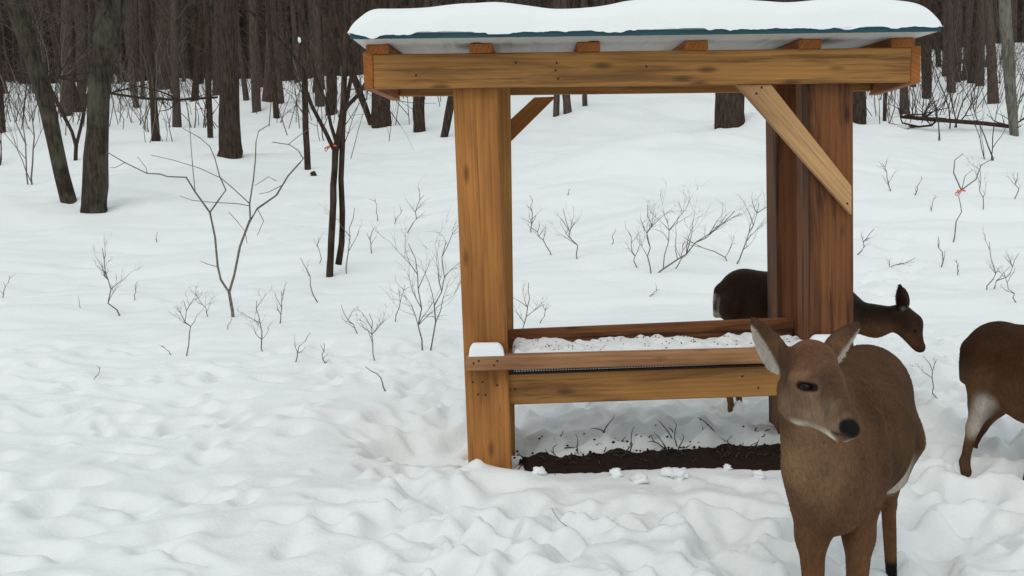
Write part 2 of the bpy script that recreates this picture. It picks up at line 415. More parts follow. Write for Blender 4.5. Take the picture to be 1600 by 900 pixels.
# rafters: 2x4s laid flat on the beams
RZ = .07+.0192
for k, (pc, m) in enumerate([(591, 'wood_end'), (752, 'wood_end'), (920, 'wood_end'), (1088, 'wood_end'), (1265, 'wood_end'), (1410, 'wood_end')]):
    s = (pc-583)/(1424-583.); a = bl*(1-s)+br*s; a[2] += RZ; a[1] = DF-.006
    s2 = s; b = rl*(1-s2)+rr*s2; b[0] = a[0]+.03-.04*s; b[1] = 5.05; b[2] = a[2]
    board('rafter', a, b, (1, 0, 0), .094, .038, M[m], bev=.003)
ztop_l = bl[2]+.07+.0385; ztop_r = br[2]+.07+.0385
# ribbed metal sheet: teal above, white below
RX0, RX1 = U(549, 62, 4.12)[0], U(1467, 48, 4.12)[0]
RY0, RY1 = 4.12, 5.22
def roof_z(x): t = (x-bl[0])/(br[0]-bl[0]); return ztop_l*(1-t)+ztop_r*t
def roof_sheet(name, zoff, thick, mat, inset):
    xs = np.linspace(RX0+inset, RX1-inset, 320); prof = .003*np.clip(np.cos(xs*2*math.pi/.12)*2-.6, 0, 1)
    V = []; F = []
    for y in (RY0+inset, (RY0+RY1)/2, RY1-inset):
        for dz in (0, thick):
            for x, p in zip(xs, prof): V.append((x, y, roof_z(x)+zoff+p+dz))
    n = len(xs)
    def id(j, d, i): return (j*2+d)*n+i
    for i in range(n-1):
        for j in range(2):
            F.append((id(j, 0, i), id(j+1, 0, i), id(j+1, 0, i+1), id(j, 0, i+1)))
            F.append((id(j, 1, i), id(j, 1, i+1), id(j+1, 1, i+1), id(j+1, 1, i)))
        F.append((id(0, 0, i), id(0, 0, i+1), id(0, 1, i+1), id(0, 1, i))); F.append((id(2, 0, i), id(2, 1, i), id(2, 1, i+1), id(2, 0, i+1)))
    for j in range(2):
        F.append((id(j, 0, 0), id(j, 1, 0), id(j+1, 1, 0), id(j+1, 0, 0))); F.append((id(j, 0, n-1), id(j+1, 0, n-1), id(j+1, 1, n-1), id(j, 1, n-1)))
    o = link(name, mesh_np(name, V, F, mat, False), FE); return o
ro = roof_sheet('metal_roof', .0095, .012, M['teal'], 0)
ul = roof_sheet('roof_lining', .001, .006, M['white_metal'], .004)
ea = np.array([RX0-.004, RY0-.004, roof_z(RX0)+.013]); eb_ = np.array([RX1+.004, RY0-.004, roof_z(RX1)+.013])
board('roof_edge', ea, eb_, UPZ, .022, .006, M['teal'], bev=.0015)
tag(ul, 'white underside of the roof sheet'); tag(ro, 'teal ribbed roof sheet')
# braces
prism('brace', [(1151, 132), (1205, 132), (1331, 291), (1331, 336)], 4.317, .038, M['wood_pale'], 'pale brace across the front right post')
prism('brace', [(760, 259), (760, 222), (835, 152), (869, 151)], 4.936, .036, M['wood'], 'short brace at the rear left post')
# trough
ra = shift(U(728, 569, 4.295), dy=.031); rb = shift(U(1334, 553.5, 4.295), dy=.031)
board('trough_rail', ra, rb, UPZ, .062, .062, M['wood_rail'], bev=.005, label='front rail of the trough')
la = shift(U(793, 609, 4.40), dy=.019); lb = shift(U(1266, 593, 4.40), dy=.019)
board('apron_board', la, lb, UPZ, .137, .038, M['wood_beam'])
ba = shift(U(795, 530, 4.70), dy=.018); bb = shift(U(1240, 511, 4.70), dy=.018)
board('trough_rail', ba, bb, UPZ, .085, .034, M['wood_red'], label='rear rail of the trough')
for (p, q) in ((U(768, 555, 4.56), ba), (U(1262, 540, 4.56), bb)):
    a = np.array([p[0], 4.552, ra[2]-.0]); b = np.array([p[0]+.0, 4.738, ra[2]-.0]); 
    if p[0] > .5: a[2] = rb[2]; b[2] = rb[2]; 
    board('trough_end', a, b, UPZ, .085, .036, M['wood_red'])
# wire mesh floor of the trough
g = Geo()
z0, z1 = la[2]+.0685+.006, lb[2]+.0685+.006
nW = 110
for i in range(nW+1):
    t = i/nW; x = la[0]*(1-t)+lb[0]*t; z = z0*(1-t)+z1*t
    g.tube([(x, 4.37, z), (x, 4.70, z)], .0032, 4)
for j in range(12):
    y = 4.372+j*.029; g.tube([(la[0], y, z0+.003), (lb[0], y, z1+.003)], .0022, 4)
link('wire_mesh', g.mesh('wire_mesh', M['wire']), FE)
# nail heads and screws (front faces)
def nail(px, py, D, r=.005):
    p = U(px, py, D-.0005); g = Geo(); g.tube([p+np.array([0, .004, 0]), p, p-np.array([0, .0012, 0])], [r, r, r*.8], 8)
    link('nail', g.mesh('nail', M['nail'], origin=p), FE, p)
for a, b in ((740, 568), (748, 564), (777, 564), (772, 571)): nail(a, b, 4.295)
for a, b in ((739, 597), (754, 597), (777, 602), (747, 616), (759, 617)): nail(a, b, DP)
for a, b in ((805, 60+548), (1160, 588), (1185, 606)): nail(a, b, 4.40)
for a, b in ((806, 98), (870, 98), (868, 110), (872, 123), (1428, 108), (650, 118), (1010, 104)): nail(a, b, DF)
nail(1190, 137, 4.317); nail(1182, 146, 4.317); nail(1324, 318, 4.317)

# snow lying on things
def heap(name, x0, x1, y0, y1, zf, h, seed, nx, ny, edge, mat, rough=.25, fs=3., wav=None, skirt=.02):
    xs = np.linspace(x0, x1, nx); ys = np.linspace(y0, y1, ny); X, Y = np.meshgrid(xs, ys)
    ex = np.minimum(X-x0, x1-X); ey = np.minimum(Y-y0, y1-Y)
    ex = ex + .35*edge*fbm(X*6, Y*6, seed+3, 2)*sstep(0, edge, ex); 
    def prof(e): t = np.clip(e/edge, 0, 1); return np.sqrt(np.clip(1-(1-t)**2, 0, 1))
    Hh = h*(1+rough*fbm(X*fs, Y*fs, seed, 3))
    if wav is not None: Hh = Hh*wav(X, Y)
    Z = Hh*prof(ex)*prof(ey)
    base = zf(X)
    V = np.stack([X, Y, base+Z], -1).reshape(-1, 3); Vb = np.stack([X, Y, base-.0+0*Z-.001], -1).reshape(-1, 3)
    idx = np.arange(X.size).reshape(X.shape)
    F = np.stack([idx[:-1, :-1], idx[:-1, 1:], idx[1:, 1:], idx[1:, :-1]], -1).reshape(-1, 4)
    Fb = F[:, ::-1]+X.size
    return V, np.concatenate([F]), mesh_np(name, np.concatenate([V, Vb]), np.concatenate([F, Fb]), mat)
def wav(X, Y):
    t = (X-RX0)/(RX1-RX0)
    return 1+.13*np.cos((t-.22)*2*math.pi*3.05)*(1-.3*t)+.03*np.sin(t*31)
# the roof's load: the lip hangs a little past the front edge
_, _, me = heap('roof_snow', RX0-.012, RX1+.012, RY0-.022, RY1+.02, lambda X: roof_z(X)+.024, .124, 5, 260, 90, .14, M['capsnow'], .10, 2.2, wav)
co = np.empty(len(me.vertices)*3, np.float32); me.vertices.foreach_get('co', co); co = co.reshape(-1, 3)
n_ = len(co)//2; X, Y = co[:n_, 0].copy(), co[:n_, 1].copy(); 
t = (X-RX0)/(RX1-RX0)
lipe = sstep(.10, 0, Y-RY0+.03)
co[:n_, 1] += -.03*lipe*vnoise(X*7, X*0, 9)*.5
xx = co[n_:, 0]; drop = .004+.008*np.clip(fbm(xx*11, xx*0, 77, 4, .6), -.5, 1)+.014*np.exp(-((xx-U(586, 60, 4.12)[0])/.03)**2)
wl = sstep(.03, 0, co[n_:, 1]-(RY0-.03)); co[n_:, 2] -= drop*wl; wl = sstep(.016, 0, Y-(RY0-.022)); co[:n_, 2] -= drop*wl
me.vertices.foreach_set('co', co.ravel()); me.update()
tag(link('roof_snow', me), 'thick rounded blanket of snow on the feeder roof', 'snow')
# trough fill: crusted snow with feed husks
TX0, TX1 = U(796, 540, 4.5)[0]+.01, U(1262, 530, 4.5)[0]-.01
def tz(X): t = (X-la[0])/(lb[0]-la[0]); return (ra[2]*(1-t)+rb[2]*t)
_, _, me = heap('trough_snow', TX0, TX1, 4.372, 4.685, lambda X: tz(X)-.022, .052, 15, 260, 80, .03, M['snow'], .36, 12)
tag(link('trough_snow', me), 'crusted layer of snow and feed filling the trough', 'snow')
_, _, me = heap('rail_snow', ra[0]+.012, U(788, 550, 4.3)[0], 4.296, 4.357, lambda X: tz(X)+.0315, .052, 25, 40, 16, .03, M['capsnow'], .1, 5)
tag(link('rail_snow', me), 'small loaf of snow on the left end of the front rail', 'snow')
_, _, me = heap('rail_snow', U(1266, 540, 4.3)[0], U(1326, 540, 4.3)[0], 4.296, 4.357, lambda X: tz(X)+.0315, .05, 35, 40, 16, .03, M['capsnow'], .1, 5)
tag(link('rail_snow', me), 'small loaf of snow on the right end of the front rail, behind the doe', 'snow')
g = Geo()
for i in range(150):
    x = rnd.uniform(TX0, TX1); y = rnd.uniform(4.40, 4.68); z = tz(x)-.022+.052*(1+.36*float(fbm(np.array([x*12]), np.array([y*12]), 15, 3)[0]))+.001
    a = rnd.uniform(0, 6.3); l = rnd.uniform(.003, .008); g.tube([(x, y, z), (x+math.cos(a)*l, y+math.sin(a)*l, z+.002)], .0022, 4)
tag(link('feed_husks', g.mesh('feed_husks', M['feed'])), 'dark feed husks scattered over the trough snow', 'feed', kind='stuff')

# ------------------------------------------------------------------ clods of snow and litter at the soil strip
def blob(name, P, r, mat, seed, sq=(1, 1, .75)):
    bm = bmesh.new(); bmesh.ops.create_icosphere(bm, subdivisions=3, radius=1)
    for v in bm.verts:
        q = v.co*1.3; k = 1+.34*float(fbm(np.array([q.x+seed]), np.array([q.y+q.z*1.7]), seed, 3)[0])
        v.co = Vector((v.co.x*sq[0], v.co.y*sq[1], v.co.z*sq[2]))*r*k
    for f in bm.faces: f.smooth = True
    me = bpy.data.meshes.new(name); bm.to_mesh(me); bm.free(); me.materials.append(mat)
    return link(name, me, None, P)
CL = [(963, 737, .030, 'small'), (1000, 742, .034, 'rounded'), (1044, 734, .028, 'pale upper'), (1062, 740, .036, 'wide'), (842, 740, .03, 'leftmost'), (1137, 720, .020, 'tiny'), (1185, 735, .024, 'rightmost')]
for i, (px, py, r, wd) in enumerate(CL):
    P = G(px, py+5); P[2] = -.032+r*.5 if soil_mask(P[0:1], P[1:2])[0] > .4 else Hs(P[0], P[1])+r*.35
    nb = ['beside the left post', 'on the near edge of the bare earth', 'in the middle of the bare earth strip', 'next to the front doe']
    tag(blob('snow_clod', P, r, M['capsnow'], i*7+3), f'{wd} clod of snow {nb[0] if px < 900 else nb[3] if px > 1100 else nb[1] if i in (0, 1) else nb[2]}', 'snow clod', 'snow clods on the bare earth')
g = Geo()
for i in range(170):
    x = rnd.uniform(SOIL[0]-.75, SOIL[0]+.75); y = rnd.uniform(4.36, 4.80)
    mk = float(soil_mask(np.array([x]), np.array([y]))[0]); z = -.032 if mk > .5 else Hs(x, y)+.001
    if mk < .02 and rnd.random() < .6: continue
    a = rnd.uniform(0, 6.3); l = min(rnd.expovariate(1/.035)+.012, .085); q = [Vector((x, y, z))]; dz = rnd.uniform(0, 1.6)
    for j in range(4):
        a += rnd.gauss(0, .5); dz -= rnd.uniform(0, .35); q.append(q[-1]+Vector((math.cos(a), math.sin(a), dz))*l/4)
    g.tube(q, [.003, .0027, .0022, .0018, .001], 4)
tag(link('dead_stalks', g.mesh('dead_stalks', M['twig_dark'])), 'tangle of dead stalks and straw along the bare earth', 'dead stalks', kind='stuff')

g = Geo()
for i in range(230):                                        # crumbs of earth and chaff trodden into the snow at the rim
    x = rnd.uniform(SOIL[0]-.72, SOIL[0]+.7); y = rnd.gauss(4.58, .12)
    mk = float(soil_mask(np.array([x]), np.array([y]))[0]); z = -.034 if mk > .5 else Hs(x, y)
    rr = rnd.uniform(.002, .009); o = Vector((x, y, z+rr*.3)); b0 = len(g.v)
    for d in ((1, 0, 0), (-1, 0, 0), (0, 1, 0), (0, -1, 0), (0, 0, .8), (0, 0, -.8)): g.v.append(o+Vector(d)*rr*rnd.uniform(.6, 1.3))
    for f in ((0, 2, 4), (2, 1, 4), (1, 3, 4), (3, 0, 4), (2, 0, 5), (1, 2, 5), (3, 1, 5), (0, 3, 5)): g.f.append(tuple(b0+k for k in f))
tag(link('soil_crumbs', g.mesh('soil_crumbs', M['soil'])), 'crumbs of dark earth trodden into the snow round the bare strip', 'soil', kind='stuff')

# ------------------------------------------------------------------ woody plants
def wander(p0, p1, n, amp, r):
    p0 = Vector(p0); p1 = Vector(p1); L = (p1-p0).length; o = []
    off = Vector((0, 0, 0))
    for i in range(n+1):
        t = i/n
        if 0 < i < n: off = off*.6+Vector((r.gauss(0, 1), r.gauss(0, 1), r.gauss(0, .6)))*amp*L
        o.append(p0.lerp(p1, t)+off*(math.sin(math.pi*t)))
    return o
def twigs(g, p, d, L, rad, depth, r, n=4, spread=.75, up=.12):
    d = Vector(d).normalized(); k = max(3, int(4+L*1.5)); pts = [Vector(p)]
    for i in range(k):
        d = (d+Vector((r.gauss(0, .16), r.gauss(0, .16), r.gauss(0, .12)+up*.25))).normalized(); pts.append(pts[-1]+d*L/k)
    g.tube(pts, [rad*(1-.75*i/k) for i in range(k+1)], n)
    if depth > 0:
        for b in range(r.randint(2, 4)):
            i = r.randint(max(1, k//4), k); a = r.choice((-1, 1))
            side = d.cross(Vector((r.gauss(0, 1), r.gauss(0, 1), r.gauss(0, 1)))).normalized()
            t = i/k; twigs(g, pts[i], d*.8+side*spread+Vector((0, 0, up)), L*r.uniform(.4, .68), max(rad*(1-.75*t)*.68, .0011), depth-1, r, max(3, n-1), spread, up)
def tree_from_pixels(name, pix, D, mat, label, cat='tree', group=None, top=None, limbs=(), crown=True, seed=0, lean=None):
    """pix: (x, y, width) down the photo from foot upward; D: distance of the foot"""
    r = random.Random(seed+77); pts = []; rad = []
    for (x, y, wd) in pix:
        pts.append(Vector(U(x, y, D))); rad.append(wd*D/1600/2)
    base = pts[0].copy(); zb = Hs(base.x, base.y)
    root = empty(name, (base.x, base.y, zb)); tag(root, label, cat, group)
    d0 = (pts[0]-pts[1]).normalized()
    lo = [pts[0]+d0*.25*max(.4, rad[0]*4)]
    P = lo+pts; Rr = [rad[0]*1.15]+rad
    # resample with a little irregularity
    Q = []; S = []
    for i in range(len(P)-1):
        k = max(2, int((P[i+1]-P[i]).length/.35)) if D < 30 else 3
        for j in range(k):
            t = j/k; Q.append(P[i].lerp(P[i+1], t)+Vector((r.gauss(0, 1), r.gauss(0, 1), 0))*Rr[i]*.045); S.append((Rr[i]*(1-t)+Rr[i+1]*t)*r.uniform(.95, 1.05))
    Q.append(P[-1]); S.append(Rr[-1])
    hgt = top or 9.0
    d = (P[-1]-P[-2]).normalized(); d = (d*.8+Vector((0, 0, .35))).normalized(); n = 8
    L = max(1.5, hgt-(P[-1].z-zb)); p = P[-1].copy()
    for i in range(1, n+1):
        d = (d+Vector((r.gauss(0, .05), r.gauss(0, .05), .04))).normalized(); p = p+d*L/n; Q.append(p.copy()); S.append(Rr[-1]*(1-.85*i/n))
    g = Geo(); g.tube(Q, S, 12 if D < 30 else 8)
    link('trunk', g.mesh('trunk', mat, origin=base), root, base)
    for lp in limbs:
        g = Geo(); q = [Vector(U(x, y, D+dd)) for (x, y, wd, dd) in lp]; rr = [wd*D/1600/2 for (_, _, wd, _) in lp]
        dd = (q[-1]-q[-2]).normalized(); e = q[-1]
        for i in range(4):
            dd = (dd+Vector((r.gauss(0, .12), r.gauss(0, .12), .12))).normalized(); e = e+dd*.35; q.append(e); rr.append(rr[-1]*.75)
        g.tube(q, rr, 7); 
        for b in range(4): twigs(g, q[r.randint(1, len(q)-1)], dd+Vector((r.gauss(0, .6), r.gauss(0, .6), .3)), r.uniform(.5, 1.1), max(.004, rr[-1]*.6), 1, r, 4)
        link('limb', g.mesh('limb', mat, origin=q[0]), root, q[0])
    if crown:
        g = Geo()
        for b in range(11):
            i = r.randint(len(Q)-9, len(Q)-2); a = r.uniform(0, 6.3)
            twigs(g, Q[i], (math.cos(a), math.sin(a), r.uniform(.3, .9)), r.uniform(1.2, 2.8), max(.012, S[i]*.35), 2, r, 5)
        for b in range(2):
            i = r.randint(len(Q)//2, len(Q)-6); a = r.uniform(0, 6.3)
            twigs(g, Q[i], (math.cos(a), math.sin(a), r.uniform(.1, .5)), r.uniform(.6, 1.4), max(.006, S[i]*.12), 1, r, 4)
        link('crown', g.mesh('crown', M['twig_dark'], origin=base), root, base)
    return root
GT = 'bare trees of the near wood'
def near_tree(pix, label, mat, py_base=None, D=None, **k):
    x, y, _ = pix[0]; D = D or G(x, y)[1]
    return tree_from_pixels('bare_tree', pix, D, M[mat], label, 'tree', GT, **k)
near_tree([(107, 314, 24), (96, 270, 22), (74, 170, 24), (54, 100, 26), (38, 50, 27), (20, -5, 28)], 'mossy leaning trunk at far left, foot in smooth snow', 'bark_lichen', seed=1)
near_tree([(147, 331, 39), (149, 290, 38), (151, 200, 33), (158, 110, 35), (167, 60, 40)], 'lichen grey trunk forking near the top, beside the leaning one', 'bark_lichen', seed=2,
          limbs=[[(162, 75, 18, 0), (152, 40, 14, -.1), (162, 5, 12, -.2), (168, -40, 11, -.3)], [(170, 72, 22, 0), (183, 40, 16, .1), (195, 5, 14, .2), (205, -40, 12, .3)]], top=5)
near_tree([(359, 246, 38), (359, 225, 34), (358, 150, 31), (357, 60, 28), (356, -5, 26)], 'thick dark brown trunk left of the thin twin stems', 'bark_brown', seed=3)
near_tree([(329, 215, 9), (326, 150, 10), (324, 60, 9), (321, -5, 8)], 'thin crooked trunk just left of the thick brown one', 'bark', seed=4)
near_tree([(258, 139, 31), (259, 100, 29), (260, 40, 29), (261, -5, 27)], 'broad grey brown trunk far back behind the hanging branch', 'bark_far', seed=5)
near_tree([(104, 181, 19), (104, 130, 18), (104, 60, 17), (104, -5, 16)], 'straight trunk behind the gap of leaning and forked trunks', 'bark_far', seed=6)
near_tree([(127, 172, 15), (127, 120, 15), (126, 60, 15), (124, -5, 14)], 'straight trunk half hidden behind the forked lichen trunk', 'bark_far', seed=7)
near_tree([(2, 206, 14), (-2, 150, 13), (-6, 60, 13), (-10, -5, 12)], 'trunk cut by the left edge of the view', 'bark', seed=8)
near_tree([(213, 168, 9), (207, 130, 11), (204, 60, 12), (203, -5, 12)], 'slim trunk bending at its foot, right of the forked trunk', 'bark_far', seed=9)
near_tree([(401, 174, 15), (399, 120, 14), (397, 60, 14), (395, -5, 13)], 'slim straight trunk right of the thick brown one', 'bark_far', seed=10)
near_tree([(436, 161, 17), (431, 110, 16), (426, 50, 16), (423, -5, 15)], 'second slim trunk right of the thick brown one, leaning left', 'bark_far', seed=11)
near_tree([(500, 166, 15), (498, 120, 15), (495, 60, 14), (494, -5, 13)], 'grey trunk seen behind the left branch of the twin stemmed tree', 'bark_far', seed=12)
near_tree([(518, 178, 18), (518, 120, 17), (519, 60, 16), (520, -5, 16)], 'dark trunk seen between the branches of the twin stemmed tree', 'bark', seed=13)
near_tree([(481, 266, 10), (478, 200, 10), (476, 130, 10), (472, 60, 10), (470, -5, 9)], 'thin dark trunk with a snow tuft, left of the twin stems', 'bark', seed=14)
near_tree([(597, 197, 32), (596, 170, 30), (594, 110, 28), (592, 40, 28), (590, -5, 27)], 'stout dark trunk behind the left end of the feeder roof', 'bark', seed=15)
near_tree([(580, 195, 9), (566, 155, 10), (549, 110, 10), (535, 60, 9), (520, 0, 8)], 'slim trunk leaning left from the foot of the stout dark one', 'bark', seed=16)
near_tree([(655, 205, 19), (655, 170, 18), (655, 100, 18), (655, -5, 16)], 'dark trunk under the left end of the roof beam', 'bark', seed=17)
near_tree([(694, 214, 12), (700, 185, 13), (712, 120, 12), (725, 20, 11)], 'leaning trunk half hidden by the left feeder post', 'bark', seed=18)
near_tree([(869, 181, 10), (870, 150, 10), (871, 60, 10), (872, -5, 9)], 'narrow far trunk beside the short brace, the nearer of two', 'bark_far', seed=19)
near_tree([(887, 176, 13), (884, 140, 12), (882, 60, 12), (880, -5, 11)], 'far trunk with a slanting foot just right of the short brace', 'bark_far', seed=20)
near_tree([(914, 166, 8), (913, 130, 8), (912, 60, 8), (911, -5, 7)], 'thinnest far trunk seen inside the feeder opening', 'bark_far', seed=21)
near_tree([(1142, 226, 49), (1141, 200, 46), (1140, 150, 43), (1138, 60, 41), (1136, -5, 39)], 'thick dark trunk framed by the feeder opening, snow heaped at its foot', 'bark_brown', seed=22)
near_tree([(1206, 206, 11), (1206, 170, 11), (1205, 60, 11)], 'trunk peeping out beneath the pale brace', 'bark', seed=23)
near_tree([(1343, 192, 21), (1342, 150, 20), (1341, 60, 20), (1340, -5, 18)], 'dark trunk just right of the front right post', 'bark', seed=24)
near_tree([(1448, 153, 14), (1448, 110, 15), (1447, 60, 15), (1445, -5, 14)], 'dark trunk just right of the roof end', 'bark', seed=25)
near_tree([(1495, 128, 12), (1496, 90, 12), (1497, 40, 12), (1497, -5, 11)], 'far dark trunk at right, between the roof end and the pale trunk', 'bark_far', seed=26)
near_tree([(1531, 134, 13), (1532, 90, 13), (1533, 40, 13), (1534, -5, 12)], 'far dark trunk at right, next to the pale trunk', 'bark_far', seed=27)
near_tree([(1585, 212, 13), (1580, 150, 16), (1575, 80, 17), (1569, -5, 17)], 'pale grey trunk at the right edge with a log against its foot', 'bark_pale', seed=28)
near_tree([(1382, 188, 6), (1383, 150, 6), (1384, 90, 6), (1384, -5, 5)], 'thin stem standing at the broken end of the fallen log', 'bark', seed=29)
# the twin stemmed tree in the middle
D2 = G(515, 432)[1]
twin = tree_from_pixels('twin_stem_tree', [(515, 432, 12), (516, 405, 11), (520, 340, 10.5), (521, 290, 10), (524, 237, 10), (531, 200, 9), (536, 170, 9), (538, 110, 9), (541, 50, 9), (542, -5, 9)], D2, M['bark'],
    'twin stemmed young tree with spreading branches and pink tape', 'tree', None, top=5.5, seed=31,
    limbs=[[(529, 413, 11, .12), (534, 380, 10, .1), (535, 330, 9.5, .1), (533, 280, 9, .06), (535, 232, 9, .03), (536, 200, 8, .02), (538, 175, 8, .02)],
           [(523, 236, 7, 0), (508, 205, 6.5, -.1), (487, 165, 6, -.2), (478, 140, 6, -.25), (474, 110, 6, -.3), (455, 80, 5, -.35), (405, 30, 5, -.5), (370, 0, 4, -.6)],
           [(526, 225, 6, 0), (517, 195, 5.5, .1), (510, 160, 5, .15), (497, 130, 5, .2), (489, 100, 4, .2)],
           [(531, 183, 7, 0), (545, 163, 6.5, -.1), (560, 148, 6, -.15), (571, 130, 5.5, -.2), (580, 100, 5, -.25)],
           [(538, 110, 6, 0), (525, 70, 5, .1), (508, 30, 4.5, .2), (490, -10, 4, .3)],
           [(538, 90, 5, 0), (552, 50, 4, .1), (562, 10, 3.5, .1)]])
def tape(P, par=None, s=.045):
    g = Geo(); r = random.Random(int(P[0]*100)); P = Vector(P)
    g.tube([P+Vector((math.cos(a)*.036, math.sin(a)*.036, .004*math.sin(3*a))) for a in np.linspace(0, 6.28, 12)], .009, 5)
    for k in range(2):
        q = P+Vector((-.03, -.03, 0)); g.tube([q, q+Vector((-.02-.03*k, -.02, -.02)), q+Vector((-.035-.01*k, -.02, -.05))], [.009, .008, .005], 4)
    return g
g = tape(U(522, 228, D2)); tag(link('marker_tape', g.mesh('marker_tape', M['flag'])), 'pink tape tied round the fork of the twin stemmed tree', 'marker tape')
# forked sapling between the two lichen trunks
Ds = G(117, 250)[1]
tree_from_pixels('bare_tree', [(118, 251, 6), (119, 228, 6), (112, 205, 5), (93, 168, 6), (72, 125, 6), (60, 90, 5)], Ds, M['bark'], 'dark forked sapling between the leaning and the forked trunk', 'tree', GT, top=3.5, seed=41,
    limbs=[[(119, 228, 5, 0), (126, 200, 5, .05), (133, 165, 5, .1), (142, 130, 4, .1)]])

def pix_tube(g, pts, D, n=5):
    q = [U(x, y, D+dd) for (x, y, wd, dd) in pts]; g.tube(q, [wd*.85*D/1600/2 for (_, _, wd, _) in pts], n); return q
# the large Y sapling at left
Dy = G(363, 495)[1]
root = empty('sapling', G(363, 495)); tag(root, 'tall Y shaped sapling with long drooping side twigs, left foreground', 'sapling', 'bare saplings in the snow')
ybr = {'stem': [[(365, 503, 7, 0), (363, 485, 6.5, 0), (358, 457, 6, 0)]],
 'branch': [[(358, 457, 4.8, 0), (345, 437, 4.5, 0), (340, 415, 4.2, 0), (336, 370, 4, 0), (328, 332, 3.8, 0), (305, 300, 3.2, -.05), (291, 277, 3, -.1), (262, 276, 2.6, -.2), (250, 272, 2.5, -.2), (230, 271, 2.2, -.25), (195, 254, 2, -.3), (168, 238, 1.6, -.35)],
            [(358, 457, 5, 0), (366, 430, 4.6, 0), (375, 385, 4.4, 0), (390, 345, 4.2, .05), (402, 326, 4, .1), (432, 305, 3.6, .15), (450, 275, 3.2, .2), (468, 255, 3, .25), (474, 248, 2.6, .3), (466, 235, 2, .3), (452, 226, 1.8, .3), (425, 222, 1.6, .35)]],
 'twig': [[(328, 332, 3, 0), (342, 312, 2.8, .05), (353, 297, 2.6, .1), (343, 275, 2.3, .1), (336, 248, 2, .15), (328, 229, 1.8, .15), (312, 215, 1.6, .15), (285, 200, 1.3, .2)],
          [(391, 343, 3.2, 0), (390, 318, 3, 0), (396, 280, 2.6, .05), (399, 250, 2.4, .1), (400, 222, 2, .1), (404, 205, 1.8, .1), (420, 195, 1.4, .1)],
          [(390, 318, 2, 0), (365, 295, 1.8, -.1), (345, 278, 1.6, -.2), (310, 262, 1.4, -.3), (270, 250, 1.2, -.35), (235, 242, 1, -.4)],
          [(391, 322, 1.8, 0), (370, 318, 1.6, -.1), (330, 316, 1.4, -.2), (300, 313, 1.2, -.2), (281, 306, 1, -.2)],
          [(305, 300, 1.8, 0), (302, 270, 1.6, .1), (299, 235, 1.4, .1), (297, 205, 1.2, .15), (294, 180, 1, .2)],
          [(402, 326, 2, 0), (383, 362, 1.4, -.1), (370, 345, 1.2, -.15), (357, 331, 1, -.2)], [(383, 362, 1.5, -.1), (386, 380, 1, -.1)],
          [(340, 417, 1.6, 0), (325, 413, 1.4, -.05), (313, 408, 1, -.05)],
          [(230, 271, 1.4, -.25), (228, 262, 1.2, -.3), (215, 245, 1, -.3)], [(195, 254, 1.2, -.3), (180, 262, 1, -.3), (172, 262, .8, -.3)],
          [(440, 290, 1.8, .15), (420, 300, 1.4, .1), (405, 303, 1, .1)], [(402, 326, 1.6, .1), (412, 345, 1.2, .05), (402, 368, 1, .05)],
          [(432, 283, 1.5, .2), (420, 276, 1.2, .2), (398, 290, 1, .2)], [(450, 226, 1.4, .3), (470, 210, 1.2, .3), (485, 200, .9, .3)]]}
for kind, lst in ybr.items():
    for pl in lst:
        g = Geo(); q = pix_tube(g, pl, Dy, 6); link(kind, g.mesh(kind, M['twig'], origin=q[0]), root, q[0])

def sapling(bx, by, tx, ty, wd=3, forks=3, seed=0, label='', cat='sapling', group='bare saplings in the snow', mat='twig', spread=.7, name='sapling'):
    B = G(bx, by); D = B[1]; T = U(tx, ty, D); r = random.Random(seed*13+5)
    B0 = B.copy(); B0[2] -= .04
    g = Geo(); k = 7; pts = wander(B0, T, k, .045, r); rad = wd*D/1600/2
    g.tube(pts, [rad*(1-.6*i/k) for i in range(k+1)], 5); L = (Vector(T)-Vector(B)).length
    ax = (Vector(T)-Vector(B)).normalized()
    for b in range(forks):
        i = r.randint(2, k-1); sgn = (1 if b % 2 else -1)
        d = ax*.8+Vector((sgn*spread*r.uniform(.6, 1.2), r.gauss(0, .35), r.uniform(-.05, .25)))
        twigs(g, pts[i], d, L*r.uniform(.28, .5), rad*.6, 2 if L*1600/D > 70 else 1 if L*1600/D > 40 else 0, r, 4, .6)
    o = link(name, g.mesh(name, M[mat], origin=B), None, B); tag(o, label, cat, group); return o
